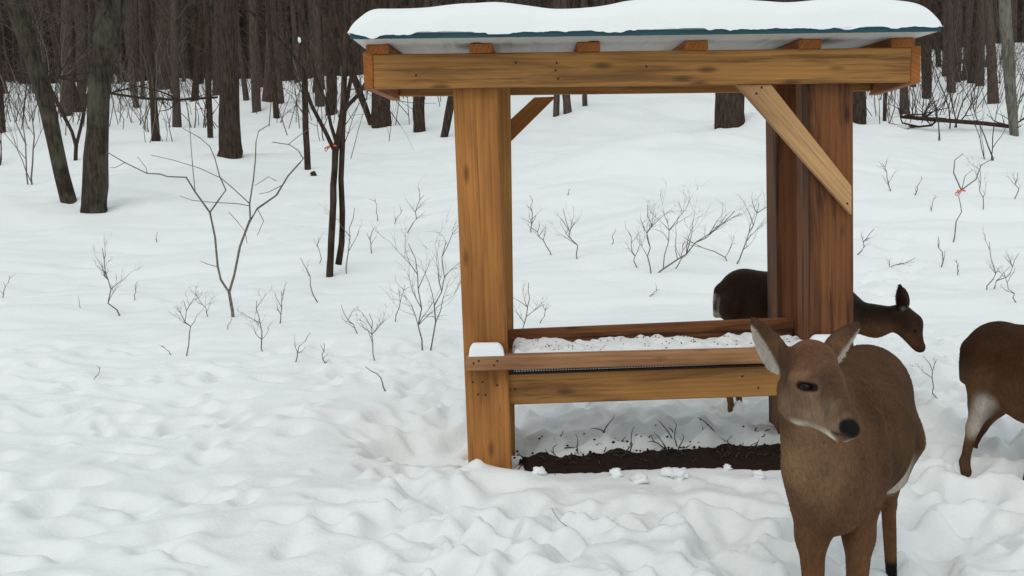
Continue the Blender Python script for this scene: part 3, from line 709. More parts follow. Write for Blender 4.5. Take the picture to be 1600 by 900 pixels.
SP = [
 (190, 493, 160, 388, 3.4, 6, 'crooked sapling in open snow left of the big Y sapling'), (207, 470, 215, 440, 2.4, 1, 'short twig standing right of the crooked left sapling'),
 (291, 556, 287, 470, 3.2, 4, 'upright sapling below left of the big Y sapling'), (275, 554, 253, 540, 2.4, 1, 'low stick lying beside the sapling below the Y sapling'),
 (326, 495, 305, 455, 2.2, 3, 'small broken sapling just left of the Y sapling foot'), (352, 515, 362, 497, 2.4, 0, 'short peg of a twig under the Y sapling'),
 (413, 550, 401, 470, 3.2, 5, 'branching sapling right of the Y sapling, nearer of two'), (438, 506, 440, 455, 3, 4, 'forked sapling right of the Y sapling, further of two'),
 (457, 566, 485, 520, 3, 2, 'leaning stick like sapling in front of the forked pair'), (506, 571, 506, 536, 3, 4, 'tiny bushy sapling in front of the twin stemmed tree'),
 (500, 472, 470, 403, 2.8, 1, 'single bent whip left of the twin stems'), (541, 428, 554, 325, 3, 2, 'slender whip rising right of the twin stems'), (501, 412, 497, 370, 2, 3, 'pale stalk just left of the twin stems'),
 (562, 521, 533, 476, 2.6, 3, 'leaning sapling with a clawed tip, centre left'), (588, 560, 577, 490, 3, 5, 'many tipped sapling between clawed sapling and post'),
 (660, 551, 638, 380, 3.6, 6, 'tall sapling in front of the left post, the left of two'), (671, 551, 697, 378, 3.6, 6, 'tall sapling in front of the left post, the right of two'),
 (618, 503, 632, 445, 2.4, 3, 'short sapling behind the tall pair'), (606, 613, 571, 573, 3.8, 0, 'bare stick poking from the trampled snow'),
 (580, 396, 585, 355, 2.6, 2, 'looped sapling well behind the twin stems'), (634, 364, 662, 305, 2.6, 4, 'forked sapling on the drift left of the post'), (590, 346, 586, 310, 2, 1, 'thin whip on the drift far left of the post'),
 (615, 352, 628, 328, 2, 3, 'low tuft of shoots on the drift left of the post'), (142, 594, 157, 573, 2.4, 1, 'V shaped twig in the smooth snow at left'), (3, 465, 15, 430, 2.2, 3, 'twig at the left edge of the view'),
 (243, 378, 246, 362, 2, 1, 'speck of a twig on the snow below the lichen trunks'), (125, 482, 122, 462, 1.6, 0, 'fine stalk left of the crooked left sapling'),
 (830, 364, 828, 305, 2.6, 5, 'bushy sapling by the left post inside the feeder opening'), (862, 400, 842, 345, 2.6, 4, 'two pronged sapling inside the feeder opening'),
 (903, 411, 880, 325, 2.8, 5, 'fan shaped sapling inside the feeder opening'), (953, 386, 962, 358, 2.4, 0, 'short straight stalk in the feeder opening'),
 (887, 314, 890, 295, 2, 3, 'smallest tuft on the drift in the feeder opening'), (1018, 440, 1012, 320, 3, 6, 'left stem of the wide bush in the feeder opening'),
 (1020, 440, 1148, 330, 4, 7, 'wide spreading bush in the feeder opening'), (1036, 437, 1060, 315, 2.6, 5, 'upright stem behind the wide bush'), (998, 434, 982, 362, 2.6, 4, 'whip left of the wide bush'),
 (1052, 436, 1078, 378, 2.8, 3, 'leaning shoot right of the wide bush'), (1147, 421, 1073, 374, 2.8, 3, 'branch arching left over the rump of the far deer'),
 (1148, 421, 1186, 318, 3.2, 6, 'sapling rising behind the rump of the far deer'), (1003, 468, 1030, 452, 2.4, 2, 'twig lying on the snow beneath the wide bush'),
 (812, 516, 826, 442, 3, 5, 'sapling close behind the trough at its left end'), (840, 505, 858, 475, 2.4, 2, 'arched shoot behind the trough at its left end'),
 (1093, 243, 1064, 231, 2.6, 0, 'stick lying on the drift near the thick framed trunk'), (1335, 400, 1366, 358, 3, 3, 'branch just right of the right posts'),
 (1372, 424, 1430, 403, 2.6, 2, 'long twig leaning over the snow above the far deer'), (1393, 302, 1378, 255, 2.6, 4, 'forked sapling on the right slope, upper one'), (1427, 308, 1440, 276, 2.6, 1, 'short leaning twig on the right slope'),
 (1488, 379, 1502, 297, 3.2, 0, 'stem of the sapling that carries the orange tape'), (1536, 328, 1531, 255, 2.2, 4, 'sapling behind the taped one'),
 (1472, 418, 1466, 370, 3, 2, 'hooked twig below the taped sapling'), (1497, 430, 1495, 405, 2.4, 3, 'tiny tuft below the taped sapling'), (1542, 453, 1546, 378, 2.8, 3, 'upright sapling near the right edge'),
 (1550, 452, 1592, 396, 2.8, 3, 'slanting sapling near the right edge'), (1590, 472, 1568, 425, 2.6, 3, 'sapling above the deer at the right edge'), (1584, 312, 1590, 270, 2.4, 4, 'grey tuft at the right edge of the slope'),
 (1470, 628, 1442, 556, 3, 2, 'bent twig between the two deer at right'), (900, 822, 862, 794, 2.6, 0, 'broken twig lying in the near snow'), (1455, 330, 1462, 305, 2, 2, 'small twig left of the taped sapling')]
for i, (bx, by, tx, ty, wd, fk, lb) in enumerate(SP): sapling(bx, by, tx, ty, wd*.72, fk, i, lb, mat='twig' if by > 250 else 'twig_dark')
Dt = G(1488, 379)[1]; g = Geo()
pix_tube(g, [(1502, 297, 2.6, 0), (1490, 270, 2.2, 0), (1492, 250, 1.8, 0), (1505, 240, 1.2, 0)], Dt); pix_tube(g, [(1502, 297, 2.6, 0), (1525, 280, 2.2, .1), (1533, 258, 1.8, .1), (1555, 246, 1.2, .1)], Dt)
pix_tube(g, [(1503, 295, 1.6, 0), (1508, 275, 1.3, 0), (1520, 265, 1, 0)], Dt)
tag(link('sapling', g.mesh('sapling', M['twig'])), 'forked top of the sapling that carries the orange tape', 'sapling', 'bare saplings in the snow')
g = tape(U(1502, 298, Dt)); tag(link('marker_tape', g.mesh('marker_tape', M['flag'])), 'orange tape tied to a small sapling on the right slope', 'marker tape')
# fallen wood
def log(pts, D, label, twn, seed, mat='bark'):
    g = Geo(); q = pix_tube(g, pts, D, 8); r = random.Random(seed)
    for k in range(twn):
        p = Vector(q[r.randint(0, len(q)-1)]); twigs(g, p, (r.uniform(-1, 1), r.gauss(0, .4), r.uniform(-.1, .8)), r.uniform(.4, 1.3), .02, 1, r, 4)
    tag(link('fallen_log', g.mesh('fallen_log', M[mat], origin=q[0]), None, q[0]), label, 'fallen log', 'fallen wood')
Dl = G(1500, 205)[1]
log([(1408, 183, 5, .3), (1440, 185, 8, .1), (1462, 187, 8, 0), (1500, 190, 8, 0), (1540, 193, 8, 0), (1580, 198, 7, -.2)], Dl, 'dark fallen log with broken limbs lying across the right slope', 14, 3)
log([(1410, 192, 3, 0), (1435, 198, 4, 0), (1455, 196, 4, 0), (1465, 187, 4, 0)], Dl, 'curved broken limb under the dark fallen log', 5, 4)
log([(-20, 108, 5, 0), (40, 114, 6, 0), (90, 121, 5, 0), (130, 128, 4, 0)], 24, 'fallen branch across the left trunks', 6, 5)
log([(172, 146, 4, 0), (230, 154, 4.5, 0), (280, 156, 4.5, 0), (340, 152, 4, 0)], 21, 'thin branch hanging between the forked and the thick brown trunk', 7, 6)
P = G(490, 275); tag(blob('stump', P+np.array([0, 0, .03]), .055, M['bark'], 3), 'small dark stump beside the thin dark trunk', 'stump')
for (px, py, D, r_, lb) in ((468, 62, G(481, 266)[1]-.1, .042, 'tuft of snow caught on the thin dark trunk'),):
    tag(blob('snow_tuft', U(px, py, D), r_, M['capsnow'], 5, (.7, .7, 1.3)), lb, 'snow')
# dead leaf on the trampled snow
P = G(604, 677); bm = bmesh.new(); bmesh.ops.create_uvsphere(bm, u_segments=10, v_segments=6, radius=1)
for v in bm.verts: v.co = Vector((v.co.x*.013, v.co.y*.004+.008*v.co.x*v.co.x, v.co.z*.022))
me = bpy.data.meshes.new('leaf'); bm.to_mesh(me); bm.free(); me.materials.append(M['leaf'])
tag(link('dead_leaf', me, None, P+np.array([0, 0, .015])), 'single red brown leaf on the trampled snow left of the post', 'leaf')

# ------------------------------------------------------------------ the wood behind
protos = []
for k in range(7):
    r = random.Random(500+k); g = Geo(); hgt = 15; n = 12; q = []; rad = []
    d = Vector((r.gauss(0, .05), r.gauss(0, .05), 1)); p = Vector((0, 0, -.4))
    for i in range(n+1):
        q.append(p.copy()); rad.append((.18 if i else .23)*(1-.8*i/n)); d = (d+Vector((r.gauss(0, .03), r.gauss(0, .03), .02))).normalized(); p = p+d*hgt/n
    g.tube(q, rad, 8); tm = g.mesh('trunk', M['bark_far'] if k % 3 else M['bark'])
    g = Geo()
    for b in range(9):
        i = r.randint(3, n-1); a = r.uniform(0, 6.3); twigs(g, q[i], (math.cos(a), math.sin(a), r.uniform(.2, .8)), r.uniform(1.2, 3), rad[i]*.35, 1, r, 4)
    for b in range(6):
        i = r.randint(1, 4); a = r.uniform(0, 6.3); twigs(g, q[i], (math.cos(a), math.sin(a), r.uniform(-.1, .6)), r.uniform(.8, 2.2), .022, 1, r, 3)
    protos.append((tm, g.mesh('crown', M['twig_dark'])))
placed = []
cnt = 0; tries = 0
NEARX = [(a, 14) for a in (107, 147, 359, 1142)]
while cnt < 235 and tries < 6000:
    tries += 1; D = 24+ (rnd.random()**.75)*52; sx_ = rnd.uniform(-.62, .62); x = sx_*D; px = 800+sx_*1600
    if D < 34 and rnd.random() < .55: continue
    if D < 42 and 690 < px < 1220: continue
    if D < 30 and 1220 < px < 1420: continue
    if any((x-a)**2+(D-b)**2 < 1.1 for a, b in placed): continue
    placed.append((x, D)); tm, cm = protos[rnd.randint(0, 6)]
    z = Hs(x, D); o = empty('bare_tree', (x, D, z)); s = rnd.uniform(.45, 1.25); o.scale = (s, s, rnd.uniform(.85, 1.15)); o.rotation_euler = (rnd.gauss(0, .03), rnd.gauss(0, .035), rnd.uniform(0, 6.28))
    tag(o, 'slender leafless tree in the crowded brown wood at the back', 'tree', 'trees of the wood behind')
    for nm, me in (('trunk', tm), ('crown', cm)):
        c = bpy.data.objects.new(nm, me); COL.objects.link(c); c.parent = o
    cnt += 1
# thin young stems of the understorey
sprot = []
for k in range(8):
    r = random.Random(900+k); g = Geo()
    for s_ in range(r.randint(1, 3)):
        twigs(g, (r.gauss(0, .15), r.gauss(0, .15), -.2), (r.gauss(0, .16), r.gauss(0, .16), 1), r.uniform(1.8, 4.2), r.uniform(.014, .03), 2, r, 4, .6, .25)
    sprot.append(g.mesh('young_stem', M['twig_dark'] if k % 2 else M['twig']))
cnt = 0
while cnt < 165:
    D = 17+rnd.random()**.9*38; sx_ = rnd.uniform(-.6, .6); px = 800+sx_*1600
    if 690 < px < 1230 and D < 36: continue
    if D < 22 and px < 700 and rnd.random() < .65: continue
    x = sx_*D; o = link('young_stem', sprot[rnd.randint(0, 7)], None, (x, D, Hs(x, D))); s = rnd.uniform(.55, 1.0); o.scale = (s*.8, s*.8, s); o.rotation_euler = (rnd.gauss(0, .08), rnd.gauss(0, .1), rnd.uniform(0, 6.28))
    tag(o, 'thin leafless young stem among the trunks of the wood', 'young stem', 'young stems of the understorey'); cnt += 1
# the far wood that reads as one mass
g = Geo(); r = random.Random(4)
for i in range(2600):
    D = 58+r.random()*60; x = r.uniform(-.7, .7)*D; z = Hs(x, D) if D < 92 else 7.5
    hgt = r.uniform(9, 17); ra_ = r.uniform(.05, .24); lx = r.gauss(0, .05)*hgt
    g.tube([(x, D, z-.5), (x+lx*.5, D, z+hgt*.5), (x+lx, D+r.gauss(0, .4), z+hgt)], [ra_*1.1, ra_*.8, ra_*.25], 4, False)
for i in range(9000):
    D = 50+r.random()*55; x = r.uniform(-.7, .7)*D; z = (Hs(x, D) if i % 3 == 0 and D < 92 else float(np.interp(D, _ky, _kz)))+abs(r.gauss(0, 1))*3.2+.2
    a = r.uniform(-1.5, 1.5); L = r.uniform(.8, 3); 
    p = Vector((x, D, z)); q = p+Vector((math.sin(a)*L*.5, r.gauss(0, .3), abs(math.cos(a))*L*.5)); t_ = q+Vector((math.sin(a+.4)*L*.5, r.gauss(0, .3), math.cos(a)*L*.5))
    g.tube([p, q, t_], [r.uniform(.018, .04), .016, .006], 3, False)
gb = Geo(); r = random.Random(8)
for i in range(1500):
    D = 25+r.random()**.8*32; sx_ = r.uniform(-.62, .62); px = 800+sx_*1600
    if 700 < px < 1225 and D < 40: continue
    if px < 700 and i % 3 == 0: continue
    x = sx_*D; z = Hs(x, D) if i < 0 else float(H(np.array([x]), np.array([D]), False)[0]); hh = r.uniform(.5, 2.6); a = r.gauss(0, .35); c_ = r.gauss(0, .25); ry_ = r.gauss(0, .3)
    p = [Vector((x, D, z-.1)), Vector((x+a*hh*.5, D+ry_*hh*.5, z+hh*.5)), Vector((x+(a+c_)*hh, D+ry_*hh, z+hh))]
    gb.tube(p, [.014, .011, .005], 3, False)
    for j in range(2):
        b0 = p[1].lerp(p[2], r.random()); e_ = b0+Vector((r.gauss(0, .35), r.gauss(0, .2), r.uniform(.05, .5)))*hh*.6; gb.tube([b0, b0.lerp(e_, .5)+Vector((0, 0, .04)), e_], [.008, .006, .003], 3, False)
tag(link('brush_thicket', gb.mesh('brush_thicket', M['twig_dark'])), 'fine grey brush growing between the trunks at the edge of the wood', 'brush', kind='stuff')
tag(link('far_wood', g.mesh('far_wood', M['bark_mass'])), 'dense brown mass of leafless wood closing the view', 'wood', kind='stuff')

# ------------------------------------------------------------------ deer: smooth union of tapered limbs, meshed by surface nets
class SDF:
    def __init__(s): s.p = []
    def cone(s, a, b, ra, rb, k=.03, lat=None, sl=1., sv=1., op='u'):
        """tapered limb a->b; cross-section scaled sl along lat and sv across it"""
        a = np.array(a, float); b = np.array(b, float); L = None if lat is None else np.array(lat, float)/np.linalg.norm(lat)
        def fn(P):
            d = b-a; dd = max(d@d, 1e-9); t = np.clip(((P-a)@d)/dd, 0, 1); v = P-(a+t[:, None]*d); r = ra+(rb-ra)*t
            if L is not None:
                l = v@L; w = v-l[:, None]*L; e = np.sqrt((l/sl)**2+(w*w).sum(1)/sv**2); return (e-r)*min(sl, sv)
            return np.sqrt((v*v).sum(1))-r
        m = max(ra, rb)*max(sl, sv, 1)+k+.03
        s.p.append((np.minimum(a, b)-m, np.maximum(a, b)+m, fn, k, op))
    def ball(s, c, r, k=.03, op='u'): s.cone(c, np.array(c)+1e-4, r, r, k, op=op)
    def ear(s, base, tip, side, wd, th, opening, k=.012, cup=.55):
        base = np.array(base); tip = np.array(tip); c = (base+tip)/2; ax = tip-base; Ln = np.linalg.norm(ax)/2; ax /= np.linalg.norm(ax)
        op = np.array(opening, float); op -= ax*(op@ax); op /= np.linalg.norm(op); sd = np.cross(ax, op)
        def ell(P, c0, a, b, d):
            q = P-c0; u = q@ax/a; taper = 1-.38*np.clip(u, -1, 1.2)-.20*np.clip(u, 0, 1.2)**2; x = q@sd/(b*taper); y = q@op/(d*taper)
            k0 = np.sqrt(u*u+x*x+y*y); k1 = np.sqrt((u/a)**2+(x/(b*taper))**2+(y/(d*taper))**2)+1e-9
            return k0*(k0-1)/k1
        def fn(P):
            o = ell(P, c, Ln, wd, th); i = ell(P, c+op*th*.75, Ln*.88, wd*.74, th*.95)
            return np.maximum(o, -i)
        s.p.append((c-Ln*1.25-.03, c+Ln*1.25+.03, fn, k, 'u'))
        return lambda P: ell(P, c+op*th*.75, Ln*.94, wd*.84, th*1.15), (c, ax, sd, op, Ln, wd)
    def eval(s, P):
        F = np.full(len(P), .3)
        for lo, hi, fn, k, op in s.p:
            m = ((P > lo) & (P < hi)).all(1)
            if not m.any(): continue
            d = fn(P[m]); F[m] = s.mix(F[m], d, k, op)
        return F
    @staticmethod
    def mix(a, b, k, op):
        if op == 's': h = np.clip(.5-.5*(a+b)/k, 0, 1); return a*(1-h)-b*h+k*h*(1-h)
        h = np.clip(.5+.5*(a-b)/k, 0, 1); return a*(1-h)+b*h-k*h*(1-h)
    def mesh(s, h):
        lo = np.min([p[0] for p in s.p if p[4] == 'u'], 0)-2*h; hi = np.max([p[1] for p in s.p if p[4] == 'u'], 0)+2*h
        n = np.ceil((hi-lo)/h).astype(int)+1
        ax = [lo[i]+h*np.arange(n[i]) for i in range(3)]
        F = np.full(n, .3, np.float32)
        for l, g, fn, k, op in s.p:
            i0 = np.clip(np.floor((l-lo)/h).astype(int), 0, n-1); i1 = np.clip(np.ceil((g-lo)/h).astype(int)+1, 0, n)
            sl = tuple(slice(a, b) for a, b in zip(i0, i1))
            X, Y, Z = np.meshgrid(ax[0][sl[0]], ax[1][sl[1]], ax[2][sl[2]], indexing='ij')
            d = fn(np.stack([X, Y, Z], -1).reshape(-1, 3)).reshape(X.shape); F[sl] = s.mix(F[sl], d, k, op)
        S = F < 0
        c = np.zeros(n-1, np.int8)
        for dx in (0, 1):
            for dy in (0, 1):
                for dz in (0, 1): c += S[dx:n[0]-1+dx, dy:n[1]-1+dy, dz:n[2]-1+dz]
        I = np.argwhere((c > 0) & (c < 8)); vid = np.full(n-1, -1); vid[tuple(I.T)] = np.arange(len(I))
        acc = np.zeros((len(I), 3)); num = np.zeros(len(I))
        cs = [(a, b, d) for a in (0, 1) for b in (0, 1) for d in (0, 1)]
        for A in cs:
            for axis_ in range(3):
                if A[axis_]: continue
                B = list(A); B[axis_] = 1
                fa = F[tuple((I+A).T)]; fb = F[tuple((I+B).T)]; m = (fa < 0) != (fb < 0)
                t = np.where(m, fa/np.where(m, fa-fb, 1), 0); p = np.tile(np.array(A, float), (len(I), 1)); p[:, axis_] += t
                acc[m] += p[m]; num[m] += 1
        V = lo+h*(I+acc/num[:, None])
        Q = []
        for a in range(3):
            b, d = (a+1) % 3, (a+2) % 3
            s0 = [slice(0, n[i]) for i in range(3)]; s1 = list(s0); s0[a] = slice(0, n[a]-1); s1[a] = slice(1, n[a])
            ch = S[tuple(s0)] != S[tuple(s1)]; E = np.argwhere(ch); E = E[(E[:, b] > 0) & (E[:, d] > 0) & (E[:, b] < n[b]-1) & (E[:, d] < n[d]-1)]
            eb = np.zeros(3, int); eb[b] = 1; ed = np.zeros(3, int); ed[d] = 1
            q = np.stack([vid[tuple((E-eb-ed).T)], vid[tuple((E-ed).T)], vid[tuple(E.T)], vid[tuple((E-eb).T)]], 1)
            fl = ~S[tuple(E.T)]; q[fl] = q[fl][:, ::-1]; Q.append(q)
        Q = np.concatenate(Q); Q = Q[(Q >= 0).all(1)]
        # one light smoothing pass
        for _ in range(2):
            sm = np.zeros_like(V); ct = np.zeros(len(V))
            for i in range(4):
                np.add.at(sm, Q[:, i], V[Q[:, (i+1) % 4]]); np.add.at(ct, Q[:, i], 1)
            V = V*.5+.5*sm/np.maximum(ct, 1)[:, None]
        return V, Q
def near_(P, c, r, soft): return sstep(r+soft, r-soft, np.sqrt(((P-np.array(c))**2).sum(1)))
def nearseg(P, a, b, r, soft):
    a = np.array(a); b = np.array(b); d = b-a; t = np.clip(((P-a)@d)/(d@d), 0, 1)
    return sstep(r+soft, r-soft, np.sqrt(((P-(a+t[:, None]*d))**2).sum(1)))
def paint(C, m, col): return C*(1-m[:, None])+np.array(col)*m[:, None]
def deer_object(label, S, h, color, base, eyes, strands, flow, lenf, group='deer visiting the feeder'):
    V, Q = S.mesh(h); C = color(V)
    root = empty('deer', base); tag(root, label, 'deer', group)
    me = mesh_np('body', V-np.array(base), Q, M['fur'])
    at = me.color_attributes.new('coat', 'FLOAT_COLOR', 'POINT'); rgba = np.ones((len(V), 4), np.float32); rgba[:, :3] = C; at.data.foreach_set('color', rgba.ravel())
    b = link('body', me, root, base)
    rs = np.random.RandomState(int(h*1e5)); A = V[Q]; nn = np.cross(A[:, 2]-A[:, 0], A[:, 3]-A[:, 1]); ar = np.linalg.norm(nn, axis=1)+1e-12; nn /= ar[:, None]
    k_ = rs.choice(len(Q), strands, p=ar/ar.sum()); uv = rs.rand(strands, 2)[:, :, None]; A = A[k_]; N = nn[k_]
    P = (A[:, 0]*(1-uv[:, 0])+A[:, 1]*uv[:, 0])*(1-uv[:, 1])+(A[:, 3]*(1-uv[:, 0])+A[:, 2]*uv[:, 0])*uv[:, 1]
    fl = np.array(flow)+rs.normal(0, .22, (strands, 3)); fl -= N*(fl*N).sum(1)[:, None]; fl /= np.linalg.norm(fl, axis=1)[:, None]+1e-9
    short = np.clip(lenf(P), .06, 1)[:, None]; L = .0125*short*(.6+.8*rs.rand(strands, 1))
    sd_ = np.cross(N, fl)*(.0011+.0006*rs.rand(strands, 1))*(.55+.45*short)
    T = P+fl*L+N*L*(.05+.14*rs.rand(strands, 1)); P = P-N*.0008
    VV = np.stack([P-sd_, P+sd_, T], 1).reshape(-1, 3)
    fm = mesh_np('fur', VV-np.array(base), np.arange(len(VV)).reshape(-1, 3), M['fur'], False)
    at = fm.color_attributes.new('coat', 'FLOAT_COLOR', 'POINT'); rg = np.ones((strands, 3, 4), np.float32); rg[:, :, :3] = (C[Q[k_]].mean(1)*(.85+.3*rs.rand(strands, 1)))[:, None, :]; rg[:, 2, :3] *= 1.08
    at.data.foreach_set('color', rg.ravel()); tag(link('fur', fm, root, base), kind='stuff')
    for (c, r, sq) in eyes:
        bm = bmesh.new(); bmesh.ops.create_uvsphere(bm, u_segments=20, v_segments=14, radius=r)
        for f in bm.faces: f.smooth = True
        for v in bm.verts: v.co.z *= sq
        e = bpy.data.meshes.new('eye'); bm.to_mesh(e); bm.free(); e.materials.append(M['eye']); link('eye', e, root, c)
    return root
def hit(S, px, py, D0, D1):
    D = np.linspace(D0, D1, 900); d = ray(px, py); P = np.stack([d[0]/d[1]*D, D, CAMH+d[2]/d[1]*D], 1); f = S.eval(P); k = np.argmax(f < 0)
    return P[k] if (f < 0).any() else None
BROWN = (.125, .066, .035); GREYB = (.105, .074, .054); DARK = (.032, .018, .012); RUST = (.17, .092, .048); WHITE = (.55, .50, .44); TAN = (.20, .135, .085); BLACK = (.010, .009, .009)

# --- the doe in front
S = SDF()
ch = U(1303, 738, 2.58); md = U(1338, 680, 2.95); rp = U(1352, 619, 3.28)
bd = rp-ch; lat = np.array([bd[1], -bd[0], 0]); lat /= np.linalg.norm(lat)
S.cone(ch, md, .106, .145, .05, lat, 1, 1.22); S.cone(md, rp, .148, .148, .06, lat, 1, 1.14)
S.ball(U(1310, 640, 2.66), .105, .08)                                     # withers
S.ball(U(1368, 660, 3.36), .115, .08)                                      # buttock
nk0 = U(1283, 722, 2.52); nk1 = U(1262, 612, 2.43)
S.cone(nk0, nk1, .096, .072, .06)
S.cone(U(1310, 690, 2.68), U(1275, 600, 2.50), .10, .055, .06)            # nape
S.ball(U(1300, 795, 2.52), .062, .06)                                     # brisket
# shoulders and forelegs
for (sx0, ex, kx, fx, dd) in ((1270, 1268, 1272, 1274, 0.0), (1344, 1342, 1338, 1337, .04)):
    S.cone(U(sx0, 735, 2.60+dd), U(ex, 838, 2.56+dd), .068, .037, .05); S.cone(U(ex, 838, 2.56+dd), U(kx, 940, 2.53+dd), .036, .024, .03)
    S.cone(U(kx, 940, 2.53+dd), U(fx, 1075, 2.53+dd), .024, .019, .02); S.cone(U(fx, 1075, 2.53+dd), U(fx, 1110, 2.50+dd), .022, .028, .02)
# hind legs
for (tx, ty, hx_, hy_, fx, D0) in ((1392, 690, 1388, 785, 1394, 3.30), (1330, 690, 1335, 800, 1338, 3.42)):
    S.cone(U(tx, ty, D0-.06), U(tx-8, ty+45, D0-.10), .105, .066, .06); S.cone(U(tx-8, ty+45, D0-.08), U(hx_, hy_, D0+.06), .06, .025, .04)
    S.cone(U(hx_, hy_, D0+.06), U(fx, 925, D0), .025, .017, .02); S.cone(U(fx, 925, D0), U(fx, 945, D0-.03), .02, .026, .02)
# head
cr = U(1267, 574, 2.36); fc = U(1276, 602, 2.31); mz = U(1321, 662, 2.195); ns = U(1331, 671, 2.165)
hd = ns-cr; hd /= np.linalg.norm(hd); hl = np.cross(hd, [0, 0, 1.]); hl /= np.linalg.norm(hl)
S.cone(cr, fc, .066, .060, .03, hl, .95, 1.0)
S.cone(fc, mz, .053, .029, .03, hl, .78, 1.0)
S.cone(mz, ns, .0290, .0215, .02, hl, 1.08, .96)
S.cone(U(1258, 632, 2.35), U(1314, 676, 2.205), .043, .0175, .03)           # jaw
S.ball(U(1250, 628, 2.345), .046, .04)                                    # cheek
S.cone(U(1246, 592, 2.297), U(1279, 595, 2.262), .021, .016, .02)         # brow over the eye
S.cone(U(1249, 618, 2.295), U(1282, 619, 2.262), .016, .014, .02)         # lower lid
S.cone(U(1292, 592, 2.275), U(1320, 648, 2.175), .030, .018, .03)         # bridge
S.cone(U(1254, 605, 2.262), U(1271, 605, 2.247), .009, .009, .012, op='s')                             # eye socket
S.ball(U(1337, 677, 2.137), .0065, .008, 's')                             # nostril
S.cone(U(1306, 679, 2.182), U(1330, 686, 2.145), .0035, .003, .008, op='s')   # mouth line
inl, _ = S.ear(U(1226, 584, 2.40), U(1174, 494, 2.42), 0, .043, .034, np.array([-.95, -.14, 0.0]), cup=.5)
inr, _ = S.ear(U(1292, 566, 2.40), U(1343, 503, 2.46), 0, .043, .032, np.array([.95, -.24, -.2]), cup=.5)
def col_doe(P):
    n1 = fbm(P[:, 0]*14, P[:, 2]*9+P[:, 1]*6, 3, 3)[:, None]
    C = np.tile(np.array((.080, .043, .024)), (len(P), 1))
    C = paint(C, nearseg(P, U(1290, 770, 2.55), U(1262, 600, 2.40), .135, .05), BROWN); C = paint(C, nearseg(P, cr, mz, .10, .03), (.135, .074, .044))
    C = paint(C, sstep(.42, .25, P[:, 2])*.8, (.135, .066, .032))
    C = paint(C, near_(P, U(1272, 740, 2.43), .085, .05)*.9, (.225, .130, .072)); C = paint(C, nearseg(P, U(1258, 660, 2.34), U(1275, 730, 2.38), .062, .03)*.9, (.215, .126, .072))
    C = paint(C, nearseg(P, U(1425, 690, 3.25), U(1400, 760, 3.2), .06, .05)*.5, TAN)
    C = paint(C, near_(P, U(1375, 700, 3.12), .05, .05)*.15, WHITE)
    C = paint(C, nearseg(P, U(1406, 730, 3.14), U(1386, 782, 3.18), .042, .04)*.9, WHITE)
    C = paint(C, nearseg(P, U(1376, 795, 2.9), U(1350, 790, 2.8), .05, .04)*.5, WHITE)
    C = paint(C, nearseg(P, U(1300, 815, 2.56), U(1300, 830, 2.6), .03, .03)*.6, DARK)  # shade between the forelegs, painted into the brisket colour
    C = paint(C, nearseg(P, U(1266, 546, 2.32), U(1276, 582, 2.27), .055, .03)*.8, (.125, .060, .034)); C = paint(C, nearseg(P, U(1248, 640, 2.30), U(1285, 655, 2.23), .05, .03)*.7, (.165, .108, .074))
    C = paint(C, nearseg(P, U(1262, 552, 2.30), U(1272, 572, 2.27), .03, .03)*.5, (.07, .034, .02)); C = paint(C, nearseg(P, U(1290, 600, 2.24), U(1318, 645, 2.16), .032, .022)*.75, (.055, .036, .025)); C = paint(C, nearseg(P, U(1290, 635, 2.22), U(1318, 662, 2.17), .016, .012)*.6, (.075, .056, .042)); C = paint(C, nearseg(P, U(1322, 652, 2.15), U(1306, 672, 2.18), .012, .008)*.5, TAN)
    C = paint(C, nearseg(P, U(1236, 590, 2.34), U(1232, 560, 2.36), .03, .02)*.6, DARK)
    C = paint(C, nearseg(P, U(1248, 606, 2.275), U(1274, 607, 2.25), .019, .010)*.45, (.22, .14, .09)); C = paint(C, nearseg(P, U(1242, 590, 2.29), U(1262, 588, 2.27), .009, .008)*.6, (.26, .17, .11)); C = paint(C, nearseg(P, U(1250, 603, 2.27), U(1279, 606, 2.250), .0105, .003)*.97, (.012, .007, .005)); C = paint(C, nearseg(P, U(1277, 607, 2.25), U(1288, 618, 2.235), .005, .004)*.8, (.03, .018, .013))
    C = paint(C, nearseg(P, U(1240, 664, 2.31), U(1296, 684, 2.20), .014, .009), WHITE); C = paint(C, nearseg(P, U(1322, 692, 2.18), U(1334, 689, 2.16), .006, .005)*.5, WHITE); C = paint(C, nearseg(P, U(1235, 640, 2.31), U(1275, 655, 2.24), .03, .025)*.45, TAN)
    C = paint(C, nearseg(P, U(1300, 640, 2.19), U(1305, 668, 2.18), .022, .014)*.4, TAN)
    C = paint(C, nearseg(P, U(1326, 670, 2.15), U(1336, 674, 2.13), .0225, .003), BLACK)
    C = paint(C, nearseg(P, U(1302, 676, 2.19), U(1326, 684, 2.15), .006, .005)*.8, DARK)
    for t_, b_ in (((1174, 494, 2.42), (1222, 560, 2.40)), ((1343, 503, 2.46), (1300, 550, 2.42))): C = paint(C, nearseg(P, U(*t_), U(*b_), .035, .02)*.7, (.045, .024, .014))
    for f in (inl, inr): C = paint(C, sstep(.004, -.003, f(P))*.92, (.50, .45, .40))
    for (t, w_) in ((U(1174, 497, 2.44), .022), (U(1341, 503, 2.48), .022)): C = paint(C, near_(P, t, w_, .012)*.8, DARK)
    C = paint(C, sstep(-.06, -.09, P[:, 2]), BLACK)
    return C*(1+.16*n1)
e1 = hit(S, 1262, 604, 2.0, 2.6)
ey = [(e1+np.array([.0, .0065, 0]), .0175, .60)]
e2 = e1-2*((e1-cr)@hl)*hl; ey.append((e2+np.array([-.012, .022, 0]), .011, .62))
